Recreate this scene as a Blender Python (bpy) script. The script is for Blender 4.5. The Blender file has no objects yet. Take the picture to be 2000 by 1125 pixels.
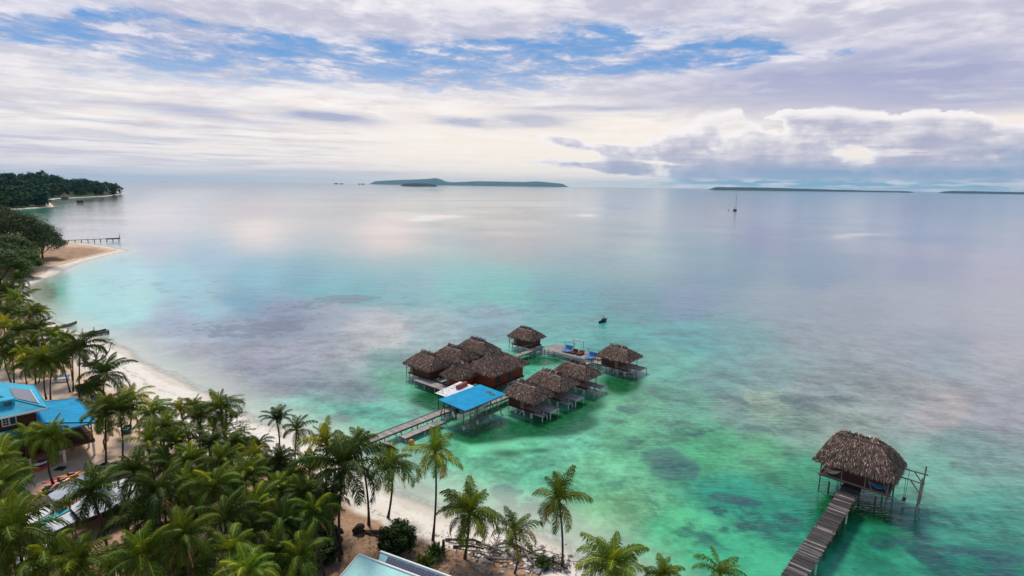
import bpy, bmesh, math, random
import numpy as np
from mathutils import Vector, Matrix
rnd = random.Random(7)
nrng = np.random.default_rng(11)
scene = bpy.context.scene
COL = scene.collection

# ------------------------------------------------------------------ camera
CAM_H = 30.0
FPX, PITCH, ROLL = 1111.0, math.radians(10.23), math.radians(0.8)
_r0 = np.array([1, 0, 0.]); _u0 = np.array([0, math.sin(PITCH), math.cos(PITCH)])
_f = np.array([0, math.cos(PITCH), -math.sin(PITCH)])
_rt = math.cos(ROLL) * _r0 + math.sin(ROLL) * _u0
_up = -math.sin(ROLL) * _r0 + math.cos(ROLL) * _u0
cd = bpy.data.cameras.new('camera'); cam = bpy.data.objects.new('camera', cd); COL.objects.link(cam)
cd.sensor_width = 36; cd.lens = 36 * FPX / 2000.0
cd.clip_start = 0.5; cd.clip_end = 200000
M = Matrix(((_rt[0], _up[0], -_f[0], 0), (_rt[1], _up[1], -_f[1], 0), (_rt[2], _up[2], -_f[2], CAM_H), (0, 0, 0, 1)))
cam.matrix_world = M
scene.camera = cam
scene.view_settings.view_transform = 'Standard'; scene.view_settings.look = 'None'
scene.view_settings.exposure = 0.0; scene.view_settings.gamma = 1.0
scene.render.engine = 'CYCLES'
scene.cycles.max_bounces = 6; scene.cycles.transparent_max_bounces = 8
scene.cycles.diffuse_bounces = 3; scene.cycles.glossy_bounces = 3
scene.cycles.transmission_bounces = 3; scene.cycles.caustics_reflective = False; scene.cycles.caustics_refractive = False
scene.cycles.sample_clamp_indirect = 6.0

def ray(x, y): return _f + _rt * ((x - 1000) / FPX) + _up * ((562.5 - y) / FPX)
def at(x, y, z=0.0):                       # the point at height z seen at photo pixel (x, y)
    d = ray(x, y); t = (z - CAM_H) / d[2]; return np.array([0, 0, CAM_H]) + d * t
def at_y(x, y, Y):
    d = ray(x, y); t = Y / d[1]; return np.array([0, 0, CAM_H]) + d * t
def lin(c):
    c = np.array(c, float) / 255.0
    return np.where(c <= 0.04045, c / 12.92, ((c + 0.055) / 1.055) ** 2.4)

# ------------------------------------------------------------------ shader expressions
class S:
    def __init__(s, nt, sock): s.nt = nt; s.o = sock
    def _m(s, op, b=None, c=None, rev=False):
        n = s.nt.nodes.new('ShaderNodeMath'); n.operation = op
        args = [s, b, c]
        if rev: args = [b, s, c]
        for i, a in enumerate(args):
            if a is None: continue
            if isinstance(a, S): s.nt.links.new(a.o, n.inputs[i])
            else: n.inputs[i].default_value = float(a)
        return S(s.nt, n.outputs[0])
    def __add__(s, b): return s._m('ADD', b)
    __radd__ = __add__
    def __mul__(s, b): return s._m('MULTIPLY', b)
    __rmul__ = __mul__
    def __sub__(s, b): return s._m('SUBTRACT', b)
    def __rsub__(s, b): return s._m('SUBTRACT', b, rev=True)
    def __truediv__(s, b): return s._m('DIVIDE', b)
    def fn(s, op, b=None): return s._m(op, b)
    def ss(s, a, b, lo=0., hi=1., kind='SMOOTHSTEP'):
        n = s.nt.nodes.new('ShaderNodeMapRange'); n.interpolation_type = kind; n.clamp = True if kind == 'LINEAR' else n.clamp
        s.nt.links.new(s.o, n.inputs['Value'])
        for k, v in (('From Min', a), ('From Max', b), ('To Min', lo), ('To Max', hi)):
            if isinstance(v, S): s.nt.links.new(v.o, n.inputs[k])
            else: n.inputs[k].default_value = v
        return S(s.nt, n.outputs[0])
def comb(nt, x, y, z):
    n = nt.nodes.new('ShaderNodeCombineXYZ')
    for i, a in enumerate((x, y, z)):
        if isinstance(a, S): nt.links.new(a.o, n.inputs[i])
        else: n.inputs[i].default_value = a
    return S(nt, n.outputs[0])
def sep(nt, v):
    n = nt.nodes.new('ShaderNodeSeparateXYZ'); nt.links.new(v.o, n.inputs[0])
    return [S(nt, n.outputs[i]) for i in range(3)]
def noise(nt, vec, scale=1., detail=4., rough=.5, dist=0., dim='3D'):
    n = nt.nodes.new('ShaderNodeTexNoise'); n.noise_dimensions = dim
    if vec is not None: nt.links.new(vec.o, n.inputs['Vector'])
    n.inputs['Scale'].default_value = scale; n.inputs['Detail'].default_value = detail
    n.inputs['Roughness'].default_value = rough; n.inputs['Distortion'].default_value = dist
    return S(nt, n.outputs[0])
def mixc(nt, f, a, b):
    n = nt.nodes.new('ShaderNodeMix'); n.data_type = 'RGBA'
    if isinstance(f, S): nt.links.new(f.o, n.inputs[0])
    else: n.inputs[0].default_value = f
    for k, v in ((6, a), (7, b)):
        if isinstance(v, S): nt.links.new(v.o, n.inputs[k])
        else: n.inputs[k].default_value = (v[0], v[1], v[2], 1)
    return S(nt, n.outputs[2])
def scalec(nt, c, f):                       # colour times number
    n = nt.nodes.new('ShaderNodeVectorMath'); n.operation = 'SCALE'
    nt.links.new(c.o, n.inputs[0])
    if isinstance(f, S): nt.links.new(f.o, n.inputs['Scale'])
    else: n.inputs['Scale'].default_value = f
    return S(nt, n.outputs[0])
def attr(nt, name, out='Fac'):
    n = nt.nodes.new('ShaderNodeAttribute'); n.attribute_name = name; return S(nt, n.outputs[out])
def texco(nt, out='Generated'):
    n = nt.nodes.new('ShaderNodeTexCoord'); return S(nt, n.outputs[out])

# ------------------------------------------------------------------ sun and sky
SUN_AZ, SUN_EL = math.radians(-24), math.radians(51)      # azimuth from +Y towards +X
sd = bpy.data.lights.new('sun', 'SUN'); sun = bpy.data.objects.new('sun', sd); COL.objects.link(sun)
sd.energy = 3.1; sd.angle = math.radians(13); sd.color = (1.0, 0.93, 0.82)
_sv = Vector((math.sin(SUN_AZ) * math.cos(SUN_EL), math.cos(SUN_AZ) * math.cos(SUN_EL), math.sin(SUN_EL)))
sun.rotation_euler = _sv.to_track_quat('Z', 'Y').to_euler()
sun.location = (0, 0, 80)

def build_world():
    w = bpy.data.worlds.new('World'); scene.world = w; w.use_nodes = True
    nt = w.node_tree; nt.nodes.clear()
    out = nt.nodes.new('ShaderNodeOutputWorld'); bg = nt.nodes.new('ShaderNodeBackground')
    K = 0.1; bg.inputs['Strength'].default_value = K
    sky = nt.nodes.new('ShaderNodeTexSky'); sky.sky_type = 'NISHITA'; sky.sun_disc = False
    sky.sun_elevation = SUN_EL; sky.sun_rotation = SUN_AZ; sky.air_density = 1.0; sky.dust_density = 1.0
    d = texco(nt); X, Y, Z = sep(nt, d)
    az = X.fn('ARCTAN2', Y); el = Z.fn('ARCSINE')
    ep = el.fn('MAXIMUM', 0.0)
    def ang(x, y):
        r = ray(x, y); r = r / np.linalg.norm(r); return math.atan2(r[0], r[1]), math.asin(r[2])
    def blob(x, y, rx, ry, tilt=0.0, a=az, e=el):
        a0, e0 = ang(x, y); da = (a - a0); de = (e - e0) + da * tilt
        q = (da / (rx / FPX)).fn('POWER', 2) + (de / (ry / FPX)).fn('POWER', 2)
        return (q * -1.0).fn('EXPONENT')
    lv = (ep + 0.045).fn('LOGARITHM', math.e) + az * 0.07
    w1 = noise(nt, comb(nt, az * 7, lv * 5, 3.1), 1.0, 4, .55) - 0.5
    w2 = noise(nt, comb(nt, az * 7, lv * 5, 9.7), 1.0, 4, .55) - 0.5
    azw = az + w1 * 0.045; lvw = lv + w2 * 0.10
    streak = noise(nt, comb(nt, azw * 5.0, lvw * 6.0, 0.0), 1.0, 7, .58)           # broad soft sheets
    fine = noise(nt, comb(nt, azw * 15.0, lvw * 15.0, 5.0), 1.0, 8, .62)           # wisps
    patch = noise(nt, comb(nt, azw * 9.0, lvw * 9.5, 31.0), 1.0, 8, .66)           # torn patches
    lav = lin((198, 198, 216)); wht = lin((250, 245, 248)); gre = lin((168, 172, 206))
    blu = lin((62, 146, 216)); blu2 = lin((104, 160, 218)); peri = lin((152, 172, 214))
    k1 = streak * .6 + fine * .4
    sheet = mixc(nt, k1.ss(.40, .60), lav, wht)
    deck = blob(1560, 165, 300, 46, -.04) + blob(1880, 190, 240, 55) * .8 + blob(1330, 205, 170, 20) * .75 + blob(1700, 60, 120, 20) * .3 + blob(1330, 35, 190, 22) * .45 + blob(60, 170, 260, 26) * .25 + blob(900, 30, 90, 26) * .25
    sheet = mixc(nt, (deck * (patch * .5 + streak * .5).ss(.34, .60, .35, 1.1)).fn('MINIMUM', 1.0), sheet, gre)
    elb = el + w2 * 0.03
    B = lambda *k: blob(*k, a=az + w1 * .05, e=elb)
    gap = B(330, 72, 120, 22) * .95 + B(430, 98, 170, 30, .05) * 1.0 + B(640, 105, 230, 34, .08) * .9 + B(800, 145, 220, 24, .06) * .85 \
        + B(960, 112, 190, 40, 0) * .95 + B(1140, 72, 90, 24) * .95 + B(1220, 122, 180, 26) * .8 + B(40, 38, 100, 10) * .9 \
        + B(380, 163, 130, 10) * .9 + B(190, 80, 130, 14) * .55 + B(1440, 92, 90, 16) * .75 + B(1500, 118, 70, 9) * .7 + B(1380, 50, 170, 18) * .4 + B(880, 165, 140, 11) * .8 + B(1620, 105, 80, 9) * .4 + B(270, 115, 190, 26, .03) * .45 + B(120, 150, 160, 14) * .35
    band = B(600, 120, 430, 48, .05) + B(1080, 110, 330, 46) + B(150, 60, 220, 30) * .6
    gap = gap.fn('MINIMUM', .78); near = gap.ss(.02, .5)
    soft = (gap + (patch - .5) * 2.2 * near).ss(.15, .85)
    gm = (gap + (patch - .5) * 3.6 * near + (fine - .5) * 1.6 * near + (streak - .5) * 1.2 * near).ss(.50, 1.12)
    nb = scalec(nt, S(nt, sky.outputs[0]), .10)
    blue = mixc(nt, .88, nb, mixc(nt, (fine * .4 + patch * .6).ss(.46, .62), blu2, blu))
    c = mixc(nt, (soft * .62 + band * .50 * (patch * .5 + streak * .5).ss(.40, .58)).fn('MINIMUM', .9), sheet, peri)
    c = mixc(nt, gm * .80, c, blue)
    # bright torn rims inside the gaps
    c = mixc(nt, near * (fine * .5 + patch * .5).ss(.49, .38) * .7, c, lin((246, 242, 247)))
    # glow low in the centre and left
    glow = blob(760, 285, 640, 76) + blob(1080, 285, 330, 84) * .65 + blob(300, 195, 420, 40) * .45
    glow = (glow * k1.ss(.30, .60, .45, 1.2)).fn('MINIMUM', 1.0)
    c = mixc(nt, glow, c, mixc(nt, fine.ss(.3, .7), lin((254, 240, 230)), lin((255, 252, 248))))
    # dark low wisps on the glow
    wisp = noise(nt, comb(nt, azw * 5.0, lvw * 12.0, 40.0), 1.0, 6, .58)
    A = lambda *k: blob(*k, a=az + w1 * .08, e=el + w2 * .02)
    wm = A(630, 228, 90, 9, .06) * 1.0 + A(900, 238, 75, 9, .05) * 1.1 + A(1060, 238, 70, 13, .07) * 1.2 + A(1140, 212, 130, 5) * .8 + A(690, 338, 200, 5) * .6 + A(400, 225, 130, 11, .05) * .6 + A(150, 262, 260, 8) * .25
    wm = wm * (fine * .6 + patch * .4).ss(.30, .58, .25, 1.25) + blob(200, 262, 380, 62) * wisp.ss(.46, .64) * .42 + blob(850, 300, 700, 40) * wisp.ss(.56, .70) * .22
    c = mixc(nt, wm.fn('MINIMUM', .92), c, lin((160, 170, 204)))
    # haze band along the horizon: grey-lavender at left, peach in the middle
    hz = (ep * -34.0).fn('EXPONENT')
    hzc = mixc(nt, az.ss(-.55, -.1), lin((203, 197, 210)), lin((246, 226, 218)))
    c = mixc(nt, hz * .75 * az.ss(.05, .38, 1.0, .25), c, hzc)
    # cumulus bank at right: billows on swelling outlines
    def puff(dx, dy):
        q = comb(nt, az * 11.0 + dx, ep * 17.0 + dy, 2.0)
        return noise(nt, q, 1.0, 9, .52, .0)
    pu = puff(0, 0); pu2 = puff(-.10, .20)
    bil = 1.0 - (pu * 2.0 - 1.0).fn('ABSOLUTE') * 1.6
    env = blob(1480, 300, 210, 52) * .95 + blob(1500, 236, 70, 22) * .7 + blob(1590, 262, 90, 28) * .6 + blob(1790, 258, 95, 26) * 1.0 + blob(1975, 290, 100, 42) * .95 + blob(1300, 300, 130, 30) * .7 \
        + blob(1120, 278, 70, 11, .14) * .9 + blob(1230, 298, 70, 9, .1) * .6 + blob(1180, 326, 130, 9, .07) * .95 + blob(1400, 340, 150, 12) * .6 + blob(1780, 336, 320, 24) * .85 - blob(1745, 297, 100, 9) * (patch - .2) * 1.9 - blob(1330, 322, 100, 5, .1) * .6 - blob(1672, 265, 22, 16) * .5
    den = env.fn('MINIMUM', 1.0) + (pu - .5) * 3.0 + (bil - .7) * .6
    cm = den.ss(.42, .58)
    lit = den.ss(.45, 1.1, .95, .25) + (pu - pu2) * 2.2 + (ep - .075) * 3.0 + (fine - .5) * .6 + (bil - .7) * .4
    body = mixc(nt, lit.ss(.0, .95), lin((176, 177, 201)), lin((253, 247, 246)))
    body = mixc(nt, ((blob(1760, 338, 400, 14) + blob(1990, 302, 50, 12) * .7) * pu.ss(.34, .56) * 1.1).fn('MINIMUM', 1.0), body, lin((138, 166, 200)))
    behind = blob(1250, 300, 400, 62) + blob(1740, 297, 150, 18) + blob(1970, 236, 110, 15)
    c = mixc(nt, (behind * .9).fn('MINIMUM', .92), c, lin((254, 244, 232)))
    c = mixc(nt, cm * az.ss(.0, .05) * .96, c, body)
    # pale blue strip under the bank on the right horizon
    st = (blob(1850, 364, 420, 9) + blob(1500, 357, 160, 6) * .7)
    stn = noise(nt, comb(nt, az * 20.0, ep * 160.0, 12.0), 1.0, 5, .55)
    c = mixc(nt, (st * .9).fn('MINIMUM', 1.0), c, mixc(nt, stn.ss(.46, .60), lin((138, 180, 208)), lin((226, 226, 236))))
    # overhead and behind: broken cloud with much blue between
    over = mixc(nt, k1.ss(.46, .66), scalec(nt, nb, .9), scalec(nt, sheet, .62))
    over = mixc(nt, .55, over, lin((96, 140, 190)))
    c = mixc(nt, el.ss(.285, .50), c, over)
    # below the horizon
    c = mixc(nt, Z.ss(-.02, -.001), lin((110, 130, 140)), c)
    fin = scalec(nt, c, 1.0 / K)
    nt.links.new(fin.o, bg.inputs['Color']); nt.links.new(bg.outputs[0], out.inputs[0])
build_world()
# ------------------------------------------------------------------ materials
def new_mat(name):
    m = bpy.data.materials.new(name); m.use_nodes = True
    nt = m.node_tree; b = nt.nodes.get('Principled BSDF'); return m, nt, b
def simple(name, col, rough=.7, var=.25, scale=3., spec=.3, bump=0., metal=0., stretch=(1, 1, 1), use_attr=False, trans=0., each=0.):
    m, nt, b = new_mat(name)
    oc = texco(nt, 'Object'); mp = nt.nodes.new('ShaderNodeMapping'); nt.links.new(oc.o, mp.inputs[0])
    mp.inputs['Scale'].default_value = stretch
    v = S(nt, mp.outputs[0])
    n1 = noise(nt, v, scale, 6, .6); n2 = noise(nt, v, scale * 7, 3, .6)
    k = (n1 * .65 + n2 * .35)
    a = tuple(c * (1 - var) for c in col); bb = tuple(min(1, c * (1 + var)) for c in col)
    c = mixc(nt, k.ss(.3, .7), a, bb)
    if use_attr:
        mul = nt.nodes.new('ShaderNodeMix'); mul.data_type = 'RGBA'; mul.blend_type = 'MULTIPLY'; mul.inputs[0].default_value = 1
        nt.links.new(c.o, mul.inputs[6]); nt.links.new(attr(nt, 'tone', 'Color').o, mul.inputs[7]); c = S(nt, mul.outputs[2])
    if each:
        oi = nt.nodes.new('ShaderNodeObjectInfo'); rr = S(nt, oi.outputs['Random'])
        c = scalec(nt, c, rr.ss(0, 1, 1 - each, 1 + each, 'LINEAR')); c = mixc(nt, ((rr * 7.3).fn('FRACT')).ss(.55, 1.) * .25, c, (.13, .16, .012))
    nt.links.new(c.o, b.inputs['Base Color'])
    b.inputs['Roughness'].default_value = rough; b.inputs['Specular IOR Level'].default_value = spec; b.inputs['Metallic'].default_value = metal
    if bump:
        bp = nt.nodes.new('ShaderNodeBump'); bp.inputs['Strength'].default_value = bump; bp.inputs['Distance'].default_value = .05
        nt.links.new(k.o, bp.inputs['Height']); nt.links.new(bp.outputs[0], b.inputs['Normal'])
    if trans:
        t = nt.nodes.new('ShaderNodeBsdfTranslucent'); nt.links.new(scalec(nt, c, 1.5).o, t.inputs[0])
        mx = nt.nodes.new('ShaderNodeMixShader'); mx.inputs[0].default_value = trans
        o = nt.nodes['Material Output']
        nt.links.new(b.outputs[0], mx.inputs[1]); nt.links.new(t.outputs[0], mx.inputs[2]); nt.links.new(mx.outputs[0], o.inputs[0])
    return m

MAT = dict(
    thatch=simple('thatch', (.78, .64, .56), .95, .3, 2.0, .05, use_attr=True),
    wall_dark=simple('dark_timber', (.105, .040, .025), .8, .35, 2, .2, stretch=(6, 6, .6)),
    wall_red=simple('red_timber', (.26, .048, .022), .75, .25, 1.5, .25, stretch=(.6, .6, 8)),
    wall_grey=simple('grey_boards', (.20, .17, .145), .85, .3, 2, .15, stretch=(7, 7, .5)),
    deck=simple('weathered_boards', (.40, .34, .31), .85, .22, 1.2, .2, use_attr=True),
    deck_dark=simple('dark_wet_boards', (.105, .09, .088), .7, .45, .9, .3, stretch=(1, 2.5, 1), use_attr=True),
    pale_post=simple('pale_post', (.62, .60, .56), .8, .2, 3, .2, stretch=(3, 3, .8)),
    dark_post=simple('dark_post', (.11, .085, .07), .85, .35, 3, .2, stretch=(3, 3, .8)),
    pole=simple('pole', (.52, .45, .36), .8, .2, 2, .2),
    blue_roof=simple('blue_sheet', (.0, .30, .55), .55, .22, .7, .08),
    cyan_roof=simple('cyan_sheet', (.045, .40, .56), .55, .24, .7, .08),
    aqua_roof=simple('aqua_sheet', (.46, .80, .74), .55, .14, .8, .1),
    white_paint=simple('white_paint', (.78, .77, .74), .5, .08, 2, .4),
    white_sheet=simple('white_sheet', (.74, .72, .70), .6, .15, 1.5, .3),
    grey_sheet=simple('grey_sheet', (.42, .46, .52), .5, .2, 1.2, .4),
    teal_sheet=simple('teal_sheet', (.02, .40, .40), .5, .15, 1.2, .4),
    brown_sheet=simple('brown_sheet', (.33, .09, .075), .6, .15, 1.5, .3),
    black=simple('black_plastic', (.018, .02, .026), .4, .2, 3, .5),
    blue_paint=simple('blue_paint', (.06, .26, .62), .5, .2, 2, .4),
    orange=simple('orange_plastic', (.80, .22, .02), .35, .12, 2, .5),
    red=simple('red_plastic', (.62, .035, .03), .35, .12, 2, .5),
    yellow=simple('yellow_plastic', (.85, .50, .02), .35, .12, 2, .5),
    teal_paint=simple('teal_paint', (.05, .42, .50), .45, .2, 2, .4),
    rock=simple('rock', (.40, .38, .36), .9, .4, 2.5, .2, bump=.6),
    driftwood=simple('driftwood', (.30, .24, .21), .9, .3, 3, .15),
    bark=simple('bark', (.16, .12, .095), .9, .35, 2.5, .15, stretch=(1, 1, 4), bump=.5),
    bark_dark=simple('dark_bark', (.07, .05, .042), .9, .35, 2.5, .15, bump=.5),
    palm=simple('palm_leaf', (.092, .150, .016), .6, .3, .35, .10, use_attr=True, trans=.15, each=.35),
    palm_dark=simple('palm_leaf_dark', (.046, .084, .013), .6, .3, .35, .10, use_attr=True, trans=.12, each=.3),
    palm_yellow=simple('palm_leaf_yellow', (.20, .23, .014), .6, .25, .35, .12, use_attr=True, trans=.25),
    palm_dry=simple('palm_leaf_dry', (.26, .17, .085), .7, .3, .6, .2, use_attr=True, trans=.2),
    leaf=simple('broad_leaf', (.060, .105, .016), .6, .35, .25, .12, use_attr=True, trans=.2),
    leaf_dark=simple('broad_leaf_dark', (.034, .062, .013), .6, .35, .25, .08, use_attr=True, trans=.15),
    leaf_far=simple('far_leaf', (.030, .088, .046), .8, .35, .03, .05, use_attr=True, each=.4),
    island=simple('island_forest', (.030, .062, .060), .95, .3, .004, .05),
    skin=simple('skin', (.13, .07, .045), .6, .1, 5, .3),
    cloth=simple('dark_cloth', (.03, .035, .05), .9, .1, 5, .1),
)
def solar_mat():
    m, nt, b = new_mat('solar_cells')
    u, v, _ = sep(nt, texco(nt, 'UV'))
    gx = ((u * 12.0).fn('FRACT') - .5).fn('ABSOLUTE').ss(.44, .48); gy = ((v * 6.0).fn('FRACT') - .5).fn('ABSOLUTE').ss(.44, .48)
    c = mixc(nt, (gx + gy).fn('MINIMUM', 1.0) * .5, (.13, .12, .16), (.45, .43, .47))
    nt.links.new(c.o, b.inputs['Base Color']); b.inputs['Roughness'].default_value = .18; b.inputs['Specular IOR Level'].default_value = .8
    return m
MAT['solar'] = solar_mat()
def glass_mat():
    m, nt, b = new_mat('window_glass')
    b.inputs['Base Color'].default_value = (.03, .08, .09, 1); b.inputs['Roughness'].default_value = .1; b.inputs['Specular IOR Level'].default_value = .8
    return m
MAT['glass'] = glass_mat()

# ------------------------------------------------------------------ mesh helpers
class MB:
    def __init__(s): s.v = []; s.f = []; s.t = []; s.uv = {}
    def add(s, vs, fs, tone=(1, 1, 1)):
        b = len(s.v); s.v += [tuple(map(float, p)) for p in vs]; s.f += [tuple(b + i for i in f) for f in fs]
        s.t += [tone] * len(vs); return s
    def box(s, c, d, rz=0., tone=(1, 1, 1), ax=None):
        hx, hy, hz = d[0] / 2, d[1] / 2, d[2] / 2; cr, sr = math.cos(rz), math.sin(rz); vs = []
        for x, y, z in ((-1, -1, -1), (1, -1, -1), (1, 1, -1), (-1, 1, -1), (-1, -1, 1), (1, -1, 1), (1, 1, 1), (-1, 1, 1)):
            X, Y, Z = x * hx, y * hy, z * hz
            vs.append((c[0] + X * cr - Y * sr, c[1] + X * sr + Y * cr, c[2] + Z))
        return s.add(vs, [(0, 3, 2, 1), (4, 5, 6, 7), (0, 1, 5, 4), (1, 2, 6, 5), (2, 3, 7, 6), (3, 0, 4, 7)], tone)
    def tube(s, pts, rad, n=7, tone=(1, 1, 1), cap=True):
        pts = [Vector(p) for p in pts]; rad = [rad] * len(pts) if not hasattr(rad, '__len__') else rad
        vs = []; k = len(pts)
        for i, p in enumerate(pts):
            t = (pts[min(i + 1, k - 1)] - pts[max(i - 1, 0)]).normalized()
            a = t.orthogonal().normalized() if abs(t.z) < .95 else t.cross(Vector((0, 1, 0))).normalized(); b = t.cross(a)
            vs += [tuple(p + (a * math.cos(2 * math.pi * j / n) + b * math.sin(2 * math.pi * j / n)) * rad[i]) for j in range(n)]
        fs = [(i * n + j, i * n + (j + 1) % n, (i + 1) * n + (j + 1) % n, (i + 1) * n + j) for i in range(k - 1) for j in range(n)]
        if cap: fs += [tuple(range(n))[::-1], tuple((k - 1) * n + j for j in range(n))]
        return s.add(vs, fs, tone)
    def beam(s, p0, p1, w, h, tone=(1, 1, 1)):
        p0, p1 = Vector(p0), Vector(p1); t = (p1 - p0).normalized()
        a = t.cross(Vector((0, 0, 1))); a = a.normalized() if a.length > 1e-4 else Vector((1, 0, 0)); b = a.cross(t)
        vs = []
        for p in (p0, p1):
            vs += [tuple(p + a * x * w / 2 + b * y * h / 2) for x, y in ((-1, -1), (1, -1), (1, 1), (-1, 1))]
        return s.add(vs, [(0, 1, 2, 3)[::-1], (4, 5, 6, 7), (0, 1, 5, 4), (1, 2, 6, 5), (2, 3, 7, 6), (3, 0, 4, 7)], tone)
    def slab(s, quad, th, tone=(1, 1, 1)):         # a sheet of some thickness under the given outline
        q = [Vector(p) for p in quad]; n = (q[1] - q[0]).cross(q[2] - q[0]).normalized()
        if n.z < 0: n = -n; q = q[::-1]
        k = len(q); vs = [tuple(p) for p in q] + [tuple(p - n * th) for p in q]
        return s.add(vs, [tuple(range(k)), tuple(range(k, 2 * k))[::-1]] + [(i, k + i, k + (i + 1) % k, (i + 1) % k) for i in range(k)], tone)
    def build(s, name, mat, parent=None, smooth=False):
        me = bpy.data.meshes.new(name); me.from_pydata(s.v, [], s.f)
        a = me.color_attributes.new('tone', 'FLOAT_COLOR', 'POINT')
        arr = np.ones((len(s.v), 4), np.float32); arr[:, :3] = np.array(s.t, np.float32).reshape(-1, 3)
        a.data.foreach_set('color', arr.ravel())
        me.materials.append(MAT[mat] if isinstance(mat, str) else mat)
        if smooth: me.polygons.foreach_set('use_smooth', np.ones(len(me.polygons), bool))
        me.update()
        return link(name, me, parent)
def link(name, me, parent=None):
    o = bpy.data.objects.new(name, me); COL.objects.link(o)
    if parent is not None: o.parent = parent
    return o
def tag(o, label=None, cat=None, group=None, kind=None):
    if label: o['label'] = label
    if cat: o['category'] = cat
    if group: o['group'] = group
    if kind: o['kind'] = kind
    return o
def thing(name, loc, rz, label, cat, group=None):
    o = bpy.data.objects.new(name, None); COL.objects.link(o); o.location = tuple(map(float, loc)); o.rotation_euler = (0, 0, rz)
    o.empty_display_size = .3
    return tag(o, label, cat, group)

# ------------------------------------------------------------------ value noise for numpy
_tab = nrng.random((256, 256))
def vnoise(x, y):
    xi = np.floor(x).astype(int); yi = np.floor(y).astype(int); fx = x - xi; fy = y - yi
    fx = fx * fx * (3 - 2 * fx); fy = fy * fy * (3 - 2 * fy)
    g = lambda a, b: _tab[a % 256, b % 256]
    return (g(xi, yi) * (1 - fx) + g(xi + 1, yi) * fx) * (1 - fy) + (g(xi, yi + 1) * (1 - fx) + g(xi + 1, yi + 1) * fx) * fy
def fbm(x, y, o=4):
    s = 0; a = .5; t = 0
    for i in range(o):
        s = s + a * vnoise(x + 17 * i, y + 31 * i); t += a; a *= .5; x = x * 2; y = y * 2
    return s / t

# ------------------------------------------------------------------ land outline (waterline points read off the photo, then world metres)
SHORE_PX = [(1300, 1250), (1180, 1160), (1090, 1078), (1010, 1046), (920, 1026), (840, 1000), (765, 968), (700, 925), (640, 880), (560, 850), (490, 822), (440, 795),
            (380, 765), (330, 738), (290, 718), (240, 690), (190, 668), (150, 650), (120, 640), (85, 622), (62, 600), (48, 575), (60, 555), (105, 535), (112, 526), (170, 508),
            (247, 489), (200, 481), (130, 471), (60, 462), (25, 445), (-10, 430), (-40, 418), (0, 411), (60, 407), (105, 404), (98, 398), (92, 392), (110, 388), (160, 385.5), (205, 383.5), (246, 378)]
SHORE = [at(x, y)[:2] for x, y in SHORE_PX] + [np.array(p, float) for p in ((-1150, 1500), (-3500, 1700), (-3500, 0), (-300, -80), (30, -80))]
SHORE = np.array(SHORE)
def shore_dist(x, y):                       # > 0 on land
    x = np.asarray(x, float); y = np.asarray(y, float); d = np.full(x.shape, 1e9); ins = np.zeros(x.shape, bool)
    n = len(SHORE)
    for i in range(n):
        a = SHORE[i]; b = SHORE[(i + 1) % n]; ab = b - a
        t = np.clip(((x - a[0]) * ab[0] + (y - a[1]) * ab[1]) / (ab @ ab), 0, 1)
        d = np.minimum(d, np.hypot(x - a[0] - t * ab[0], y - a[1] - t * ab[1]))
        if a[1] != b[1]:
            c = ((a[1] > y) != (b[1] > y)) & (x < ab[0] * (y - a[1]) / ab[1] + a[0]); ins ^= c
    return np.where(ins, d, -d)
def land_z(x, y):
    d = shore_dist(x, y)
    w = (fbm(np.asarray(x) * .08 + 40, np.asarray(y) * .08 + 40, 3) - .5)
    dist = np.hypot(x, y)
    d2 = d + w * 3.0
    z = np.where(d2 > 0, 1.25 * (1 - np.exp(-np.maximum(d2, 0) / 9.0)), .07 * d2)
    z = z + np.where(d2 > 6, w * .5, 0)
    hill = np.clip((dist - 500) / 300, 0, 1) * np.clip((d - 15) / 120, 0, 1) * 16 * (0.5 + fbm(np.asarray(x) * .006 + 9, np.asarray(y) * .006 + 5, 3))
    return z + hill
def gz(x, y): return float(land_z(np.array([x], float), np.array([y], float))[0])
def on_land(px, py):
    z = .8
    for _ in range(6):
        p = at(px, py, z); z = max(0., gz(p[0], p[1]))
    return np.array([p[0], p[1], z])

def grid_mesh(name, X, Y, Z, attrs, mat, keep=None):
    nr, na = X.shape; me = bpy.data.meshes.new(name)
    vi = np.arange(nr * na).reshape(nr, na)
    q = np.stack([vi[:-1, :-1], vi[:-1, 1:], vi[1:, 1:], vi[1:, :-1]], -1).reshape(-1, 4)
    if keep is not None:
        kf = keep.ravel()[q].any(1); q = q[kf]
    used = np.unique(q); remap = np.full(nr * na, -1); remap[used] = np.arange(len(used)); q = remap[q]
    P = np.stack([X.ravel(), Y.ravel(), Z.ravel()], -1)[used].astype(np.float32)
    me.vertices.add(len(P)); me.vertices.foreach_set('co', P.ravel())
    me.loops.add(len(q) * 4); me.loops.foreach_set('vertex_index', q.ravel().astype(np.int32))
    me.polygons.add(len(q)); me.polygons.foreach_set('loop_start', np.arange(0, len(q) * 4, 4, dtype=np.int32))
    me.polygons.foreach_set('use_smooth', np.ones(len(q), bool))
    for k, a in attrs.items():
        if a.ndim == 3:
            at_ = me.color_attributes.new(k, 'FLOAT_COLOR', 'POINT'); arr = np.ones((len(used), 4), np.float32)
            arr[:, :3] = a.reshape(-1, 3)[used]; at_.data.foreach_set('color', arr.ravel())
        else:
            at_ = me.attributes.new(k, 'FLOAT', 'POINT'); at_.data.foreach_set('value', a.ravel()[used].astype(np.float32))
    me.update(calc_edges=True); me.validate()
    me.materials.append(mat)
    o = link(name, me); return o

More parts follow.
